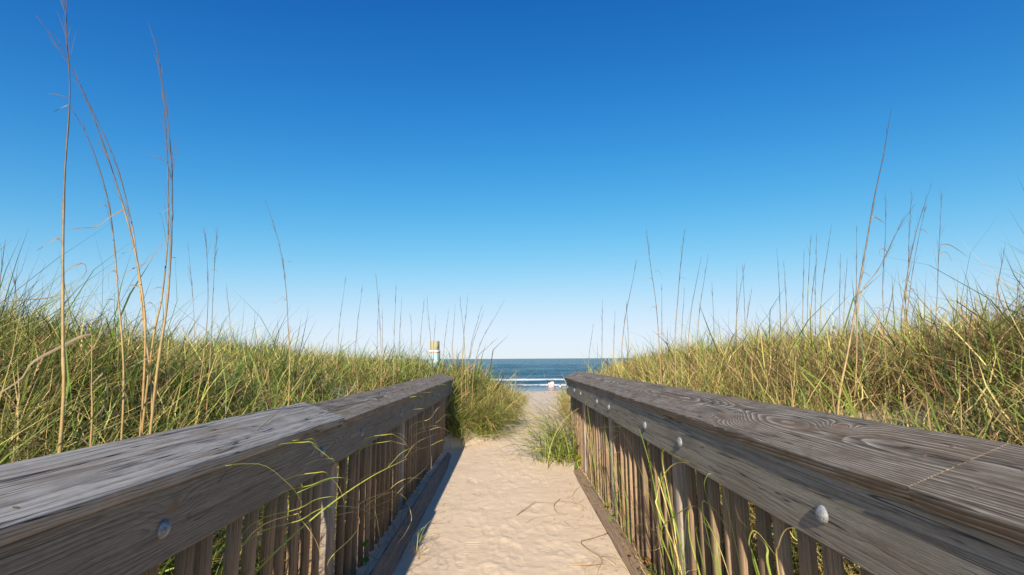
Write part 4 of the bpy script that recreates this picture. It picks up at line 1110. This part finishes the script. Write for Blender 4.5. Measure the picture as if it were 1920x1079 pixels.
tuft('thin dry tuft against the right kerb timber, halfway along', None, 0.68, 4.6, 14, 0.2, 0.06, 0.003, 0.62, az0=2.9, azs=0.9, th=0.8, bend=1.1, seed=17, spread=0.07)

# dead stems lying on the sand
LL = ['long bent dry stem lying on the sand in mid path', 'hooked dry stem lying right of the long bent one', 'straight orange tan twig lying near the right kerb', 'kinked dark stem looping over the straight twig',
      'pale wispy stem between the hooked stem and right kerb', 'faint thin straw lying below the long bent stem', 'short green blade lying near the left shadow edge', 'shorter green blade scrap on the sand, left',
      'thin twisted stem against the right kerb beyond the hook', 'short pale straw lying below the hooked stem', 'straight pale straw pointing at the right kerb']
for i, (c, lab) in enumerate(zip(LITTER, LL)):
    C = spline(c, 20)
    C[:, 2] = ground_z(C[:, 0], C[:, 1]) + 0.008 + 0.012 * np.sin(np.linspace(0, 3.1, 20)) * (i in (0, 1, 3, 10))
    r0 = (0.006, 0.0045, 0.008, 0.0045, 0.0025, 0.002, 0.0035, 0.003, 0.003, 0.002, 0.003)[i]
    me = ribbon_mesh('fallen_blade', C, r0 * 1.5, M['grass'], tint=0.3, tipdry=0.1) if i in (6, 7) else tube_mesh('fallen_stem', C, np.linspace(r0 * .65, r0 * .3, 20), M['reed'], 5)
    tag(link('grass_scrap' if i in (6, 7) else 'dead_reed', me), lab, 'dry stem', 'dead stems lying on the sand')

# ------------------------------------------------------------------ small round-leaved plants along the kerbs
def leaf_disc(rx, ry, cup, seed):
    R = random.Random(seed); bm = bmesh.new(); n = 12
    c = bm.verts.new((0, 0, -cup)); ring = []
    for k in range(n):
        a = 2 * math.pi * k / n; q = 1 + R.uniform(-.07, .07); q *= (0.82 if k == 0 else 1)
        ring.append(bm.verts.new((rx * q * math.cos(a), ry * q * math.sin(a), R.uniform(-.1, .1) * rx)))
    for k in range(n): bm.faces.new((c, ring[k], ring[(k + 1) % n]))
    for f in bm.faces: f.smooth = True
    me = bpy.data.meshes.new('leaf'); bm.to_mesh(me); bm.free()
    return me
def leaf_green(name, col):
    g = NT(name)
    co = g.n('ShaderNodeTexCoord').outputs['Object']
    k = g.add(g.mul(g.noise(co, 40.0, 3.0), 0.8), 0.6)
    c = g.mix(1.0, col, g.xyz(k, k, k), 'MULTIPLY')
    g.set(Base_Color=c, Roughness=0.4)
    tr = g.n('ShaderNodeBsdfTranslucent'); g.t.links.new(c, tr.inputs['Color'])
    ms = g.n('ShaderNodeMixShader'); ms.inputs[0].default_value = 0.35
    g.t.links.new(g.p.outputs[0], ms.inputs[1]); g.t.links.new(tr.outputs[0], ms.inputs[2]); g.t.links.new(ms.outputs[0], g.out.inputs['Surface'])
    return g.m
M['leaf_g'] = leaf_green('round_leaf_green', (0.13, 0.24, 0.02)); M['leaf_y'] = leaf_green('yellow_flower', (0.45, 0.42, 0.03)); M['leaf_o'] = leaf_green('dead_orange_leaf', (0.35, 0.15, 0.05))
LEAVES = {}
for k in ('leaf_g', 'leaf_y', 'leaf_o'):
    LEAVES[k] = leaf_disc(1.0, 0.85, 0.12, len(k)); LEAVES[k].materials.append(M[k])
def weed(label, x, y, n, size, keys, h=0.06, sp_=0.05, seed=0, name='creeping_plant'):
    R = random.Random(seed); root = empty(name, (x, y, float(ground_z(x, y)))); tag(root, label, 'plant', 'small plants along the kerb timbers')
    for i in range(n):
        px = x + R.gauss(0, sp_ * .5); py = y + R.gauss(0, sp_ * 2.2); z = float(ground_z(px, py)) + 0.03 + abs(R.gauss(0, h))
        C = spline([(px + R.gauss(0, .01), py, float(ground_z(px, py)) - .01), (px + R.gauss(0, .006), py, z * .6), (px, py, z)], 5)
        link('stalk', tube_mesh('stalk', C, np.full(5, 0.0012), M['leaf_g'], 4), None, root)
        o = place('leaf', LEAVES[R.choice(keys)], (px, py, z), root, (R.gauss(0.5, .4), R.gauss(-.3, .4), R.uniform(0, 6)))
        s = size * R.uniform(.6, 1.3); o.scale = (s, s, s)
weed('bright round leaves by the far end of the right kerb timber', 0.83, 6.2, 12, 0.035, ['leaf_g', 'leaf_g', 'leaf_y'], 0.10, seed=1)
weed('two round green leaves behind the right kerb, halfway along', 0.84, 5.2, 3, 0.036, ['leaf_g'], 0.05, seed=2)
weed('yellow green creeper behind the right kerb, nearer half', 0.85, 4.2, 10, 0.018, ['leaf_g', 'leaf_y'], 0.05, seed=3)
weed('yellow flowering weed at the near foot of the right balusters', 0.84, 3.05, 34, 0.010, ['leaf_y', 'leaf_y', 'leaf_g'], 0.07, seed=4)
weed('orange tipped weed on the near right kerb timber', 0.80, 3.3, 6, 0.018, ['leaf_o', 'leaf_g'], 0.06, seed=5)
weed('round green leaf in shade behind the left kerb timber', -0.86, 2.95, 3, 0.030, ['leaf_g'], 0.04, sp_=0.02, seed=6)
weed('pair of green leaves against the left balusters', -0.90, 3.35, 2, 0.028, ['leaf_g'], 0.10, sp_=0.02, seed=7)
weed('bright leaf on the sand patch behind the knotted cap board', 1.75, 2.4, 4, 0.035, ['leaf_g'], 0.05, sp_=0.02, seed=8)
# dead leaf litter trapped behind the kerbs
LR = np.random.default_rng(9); parts = []
for sd in (-1, 1):
    N = 900 if sd > 0 else 320
    yy = LR.uniform(2.4, 6.6, N); xx = sd * LR.normal(0.855, 0.03, N)
    rt = np.stack([xx, yy, ground_z(xx, yy) + 0.03 + LR.uniform(0, .03, N)], -1)
    parts.append(blades(rt, LR.uniform(-3.1, 3.1, N), LR.uniform(0.04, 0.14, N), LR.uniform(1.0, 1.9, N), LR.normal(0, .8, N), LR.uniform(.002, .005, N), np.clip(LR.normal(.78, .16, N), 0.3, 1), LR.random(N), 3, curl=LR.normal(0, 1.5, N)))
# scraps of straw strewn over the path
N = 800; yy = 2.3 + 8 * LR.random(N) ** 1.5; sgn = np.where(LR.random(N) < .6, 1, -1); xx = sgn * (0.70 - np.abs(LR.normal(0, .16, N)))
rt = np.stack([xx, yy, ground_z(xx, yy) + 0.012], -1)
parts.append(blades(rt, LR.uniform(-3.1, 3.1, N), LR.uniform(0.02, 0.09, N) * np.where(LR.random(N) < .15, 2.4, 1.0), np.full(N, 1.5), LR.normal(0.05, .1, N), LR.uniform(.0015, .003, N), np.clip(LR.normal(.72, .2, N), 0.2, 1), LR.random(N), 3, curl=LR.normal(0, 1.2, N)))
V, F, A_ = join(parts)
tag(link('straw_litter', mesh_np('straw_litter', V, F, A_), M['grass']), 'scraps of dead straw strewn along the kerbs and path edges', 'litter', kind='stuff')

# seed pod / bark scrap on the sand
def lump(name, loc, sc, mat, seed, label, cat):
    R = random.Random(seed); bm = bmesh.new(); bmesh.ops.create_icosphere(bm, subdivisions=2, radius=1.0)
    for v in bm.verts: v.co *= 1 + R.uniform(-.12, .12); v.co.x *= sc[0]; v.co.y *= sc[1] * (1 - 0.3 * v.co.z); v.co.z *= sc[2]
    for f in bm.faces: f.smooth = True
    me = bpy.data.meshes.new(name); bm.to_mesh(me); bm.free(); o = link(name, me, mat); o.location = loc; tag(o, label, cat); return o
lump('bark_scrap', (0.665, 2.98, 0.012), (0.016, 0.035, 0.016), plain('brown_bark', (0.20, 0.10, 0.05), 0.8, var=.4, scale=60), 3, 'small brown bark scrap on the sand by the near right kerb', 'bark')

# ------------------------------------------------------------------ painted marker post in the dune
def marker_post():
    x, y = -2.03, 14.0; zb = float(ground_z(x, y)); zt = 1.795
    root = empty('marker_post', (x, y, zb)); tag(root, 'square wooden post with a painted turquoise and orange band rising from the left dune grass', 'post')
    me = bar_mesh('pile', 0.21, 0.21, zt - zb + 0.4, M['pile_wood'], seed=3, r=0.012, seg=8)
    p = place('pile', me, (x, y, zb - 0.4), root, (0, 0, rad(-14)))
    def band(nm, z0, z1, t, mat):
        b = bar_mesh(nm, 0.21 + t, 0.21 + t, z1 - z0, mat, seed=4, r=0.012, seg=2)
        return place(nm, b, (x, y, z0), root, (0, 0, rad(-14)))
    band('painted_band', 1.47, 1.545, 0.03, plain('white_paint', (0.75, 0.70, 0.62), 0.6, var=.12, scale=12))
    band('orange_stripe', 1.485, 1.505, 0.036, plain('orange_paint', (0.80, 0.30, 0.07), 0.6, var=.2, scale=12))
    band('turquoise_panel', 1.00, 1.4685, 0.03, mural())
def mural():
    g = NT('turquoise_sea_paint')
    co = g.n('ShaderNodeTexCoord').outputs['Object']; x, y, z = g.sep(co)
    n = g.noise(g.xyz(g.mul(x, 9.0), g.mul(y, 9.0), g.mul(z, 22.0)), 1.0, 3.0, 0.6)
    c = g.ramp(n, [(0.35, (0.16, 0.30, 0.34)), (0.5, (0.32, 0.50, 0.52)), (0.62, (0.46, 0.60, 0.60)), (0.75, (0.66, 0.67, 0.60))])
    return g.set(Base_Color=c, Roughness=0.55)
marker_post()

# ------------------------------------------------------------------ people far down at the water's edge
M['skin'] = plain('sunlit_skin', (0.55, 0.32, 0.22), 0.6, var=.05); M['white_cloth'] = plain('white_cotton', (0.80, 0.79, 0.78), 0.8, var=.05, scale=6)
M['pale_cloth'] = plain('pale_shorts', (0.55, 0.53, 0.58), 0.8, var=.08, scale=6); M['dark_hair'] = plain('dark_hair', (0.02, 0.016, 0.014), 0.5); M['brown_hair'] = plain('brown_hair', (0.10, 0.055, 0.03), 0.5)
M['pink_cloth'] = plain('pale_pink_cloth', (0.72, 0.55, 0.50), 0.8, var=.08, scale=6); M['green_cloth'] = plain('dark_green_shorts', (0.05, 0.13, 0.10), 0.8, var=.1)
M['bag'] = plain('reddish_brown_bag', (0.28, 0.10, 0.06), 0.7, var=.2, scale=8)

def skin_mesh(name, pts, edges, radii, mat, parent, root_i=0, sub=2):
    me = bpy.data.meshes.new(name); me.from_pydata(pts, edges, []); me.materials.append(mat)
    o = link(name, me, None, parent); o.location = (0, 0, 0)
    sk = o.modifiers.new('skin', 'SKIN'); sk.use_smooth_shade = True
    if not me.skin_vertices: me.skin_vertices.new()
    for i, r in enumerate(radii):
        d = me.skin_vertices[0].data[i]; d.radius = (r, r) if not isinstance(r, tuple) else r; d.use_root = (i == root_i)
    ss = o.modifiers.new('sub', 'SUBSURF'); ss.levels = sub; ss.render_levels = sub
    return o

def person(label, x, y, h, yaw, top, bottom, hair, arms, stride=0.06, hair_long=False):
    z = float(ground_z(x, y)); root = empty('person', (x, y, z)); tag(root, label, 'person', 'people at the water edge')
    k = h / 1.75
    def q(a, b, c): return (a * k, b * k, c * k)
    la, ra = arms
    P = [q(0, 0, .95), q(0, 0, 1.12), q(0, 0, 1.38), q(0, .0, 1.48), q(0, .01, 1.55), q(0, .02, 1.64), q(0, .02, 1.72),
         q(-.18, 0, 1.40), q(*la[0]), q(*la[1]), q(*la[2]), q(.18, 0, 1.40), q(*ra[0]), q(*ra[1]), q(*ra[2]),
         q(-.10, 0, .88), q(-.11, stride, .50), q(-.11, -.0 + stride, .09), q(-.11, .13 + stride, .03),
         q(.10, 0, .88), q(.11, -stride, .50), q(.11, -stride, .09), q(.11, .13 - stride, .03)]
    E = [(0, 1), (1, 2), (2, 3), (3, 4), (4, 5), (5, 6), (2, 7), (7, 8), (8, 9), (9, 10), (2, 11), (11, 12), (12, 13), (13, 14), (0, 15), (15, 16), (16, 17), (17, 18), (0, 19), (19, 20), (20, 21), (21, 22)]
    Rr = [.14, .125, .14, .06, .07, .095, .07, .055, .045, .036, .03, .055, .045, .036, .03, .095, .06, .042, .035, .095, .06, .042, .035]
    skin_mesh('body', P, E, [r * k for r in Rr], M['skin'], root)
    skin_mesh('top', [q(0, 0, .90), q(0, 0, 1.12), q(0, 0, 1.36), q(-.19, 0, 1.39), tuple((np.array(q(-.18, 0, 1.40)) * .25 + np.array(q(*la[0])) * .75)), q(.19, 0, 1.39), tuple((np.array(q(.18, 0, 1.40)) * .25 + np.array(q(*ra[0])) * .75))],
              [(0, 1), (1, 2), (2, 3), (3, 4), (2, 5), (5, 6)], [(.185 * k, .15 * k), (.175 * k, .14 * k), (.185 * k, .15 * k), .085 * k, .075 * k, .085 * k, .075 * k], top, root)
    skin_mesh('shorts', [q(0, 0, .96), q(-.10, 0, .86), q(-.115, stride * .7, .60), q(.10, 0, .86), q(.115, -stride * .7, .60)], [(0, 1), (1, 2), (0, 3), (3, 4)], [.155 * k, .12 * k, .10 * k, .12 * k, .10 * k], bottom, root)
    hp = [q(0, -.005, 1.66), q(0, -.01, 1.73)] + ([q(0, -.08, 1.52), q(0, -.09, 1.40)] if hair_long else [q(0, -.04, 1.62)])
    skin_mesh('hair', hp, [(0, 1), (0, 2)] + ([(2, 3)] if hair_long else []), [.105 * k, .075 * k, .08 * k] + ([.05 * k] if hair_long else []), hair, root)
    root.rotation_euler = (0, 0, yaw)
    return root
down = [((-.24, 0, 1.12), (-.25, .05, .88), (-.25, .08, .80)), ((.24, 0, 1.12), (.25, .05, .88), (.25, .08, .80))]
bentarm = [((-.26, .02, 1.16), (-.16, .20, 1.02), (-.10, .24, 1.02)), ((.26, .02, 1.16), (.28, .12, .95), (.28, .16, .88))]
person('person in white shirt and pale shorts standing at the water edge, back turned', 6.88, 79.5, 1.76, rad(-6), M['white_cloth'], M['pale_cloth'], M['brown_hair'], down)
person('dark haired person in pale pink half hidden behind the one in white', 6.52, 79.8, 1.62, rad(10), M['pink_cloth'], M['pink_cloth'], M['dark_hair'], bentarm, hair_long=True)
person('small child in white top and green shorts standing apart on the right', 8.12, 79.6, 1.08, rad(-20), M['white_cloth'], M['green_cloth'], M['brown_hair'], [((-.24, 0, 1.14), (-.27, .05, .92), (-.27, .08, .84)), ((.30, .02, 1.30), (.44, .06, 1.40), (.50, .07, 1.43))])
def bag():
    x, y = 7.28, 79.0; z = float(ground_z(x, y)); root = empty('beach_bag', (x, y, z)); tag(root, 'small reddish brown bag on the sand beside the person in white', 'bag')
    bm = bmesh.new(); bmesh.ops.create_cube(bm, size=1.0)
    for v in bm.verts:
        t = 1.0 if v.co.z < 0 else 0.78
        v.co = Vector((v.co.x * .42 * t, v.co.y * .22 * t, (v.co.z + .5) * .42))
    bmesh.ops.bevel(bm, geom=bm.edges[:], offset=0.04, segments=2, affect='EDGES')
    me = bpy.data.meshes.new('pouch'); bm.to_mesh(me); bm.free(); me.materials.append(M['bag']); place('pouch', me, (x, y, z), root)
    for s in (-.06, .06):
        C = spline([(x - .1, y + s, z + .40), (x - .07, y + s, z + .56), (x + .07, y + s, z + .56), (x + .1, y + s, z + .40)], 10)
        link('handle', tube_mesh('handle', C, np.full(10, .012), M['bag'], 5), None, root)
bag()

# dark seaweed wrack line on the lower beach
WR = np.random.default_rng(12); N = 900
xx = WR.uniform(-40, 60, N); yy = 70.5 + 1.2 * fbm(xx * 0.08, 0 * xx, 222, 3) * 4 + WR.normal(0, .35, N)
kp = vnoise(xx * 0.35, 0 * xx, 223) > 0.42; xx, yy = xx[kp], yy[kp]; N = len(xx)
rt = np.stack([xx, yy, ground_z(xx, yy) + .05], -1)
V, F, A_ = join([blades(rt, WR.uniform(-3, 3, N), WR.uniform(.15, .5, N), np.full(N, 1.1), WR.normal(.6, .4, N), WR.uniform(.04, .1, N), np.full(N, 1.0), WR.uniform(0, .15, N), 4, curl=WR.normal(0, 2, N))])
me = mesh_np('seaweed', V, F, A_); tag(link('seaweed', me, plain('dry_seaweed', (0.16, 0.09, 0.06), .8)), 'broken dark line of seaweed across the lower beach', 'seaweed', kind='stuff')
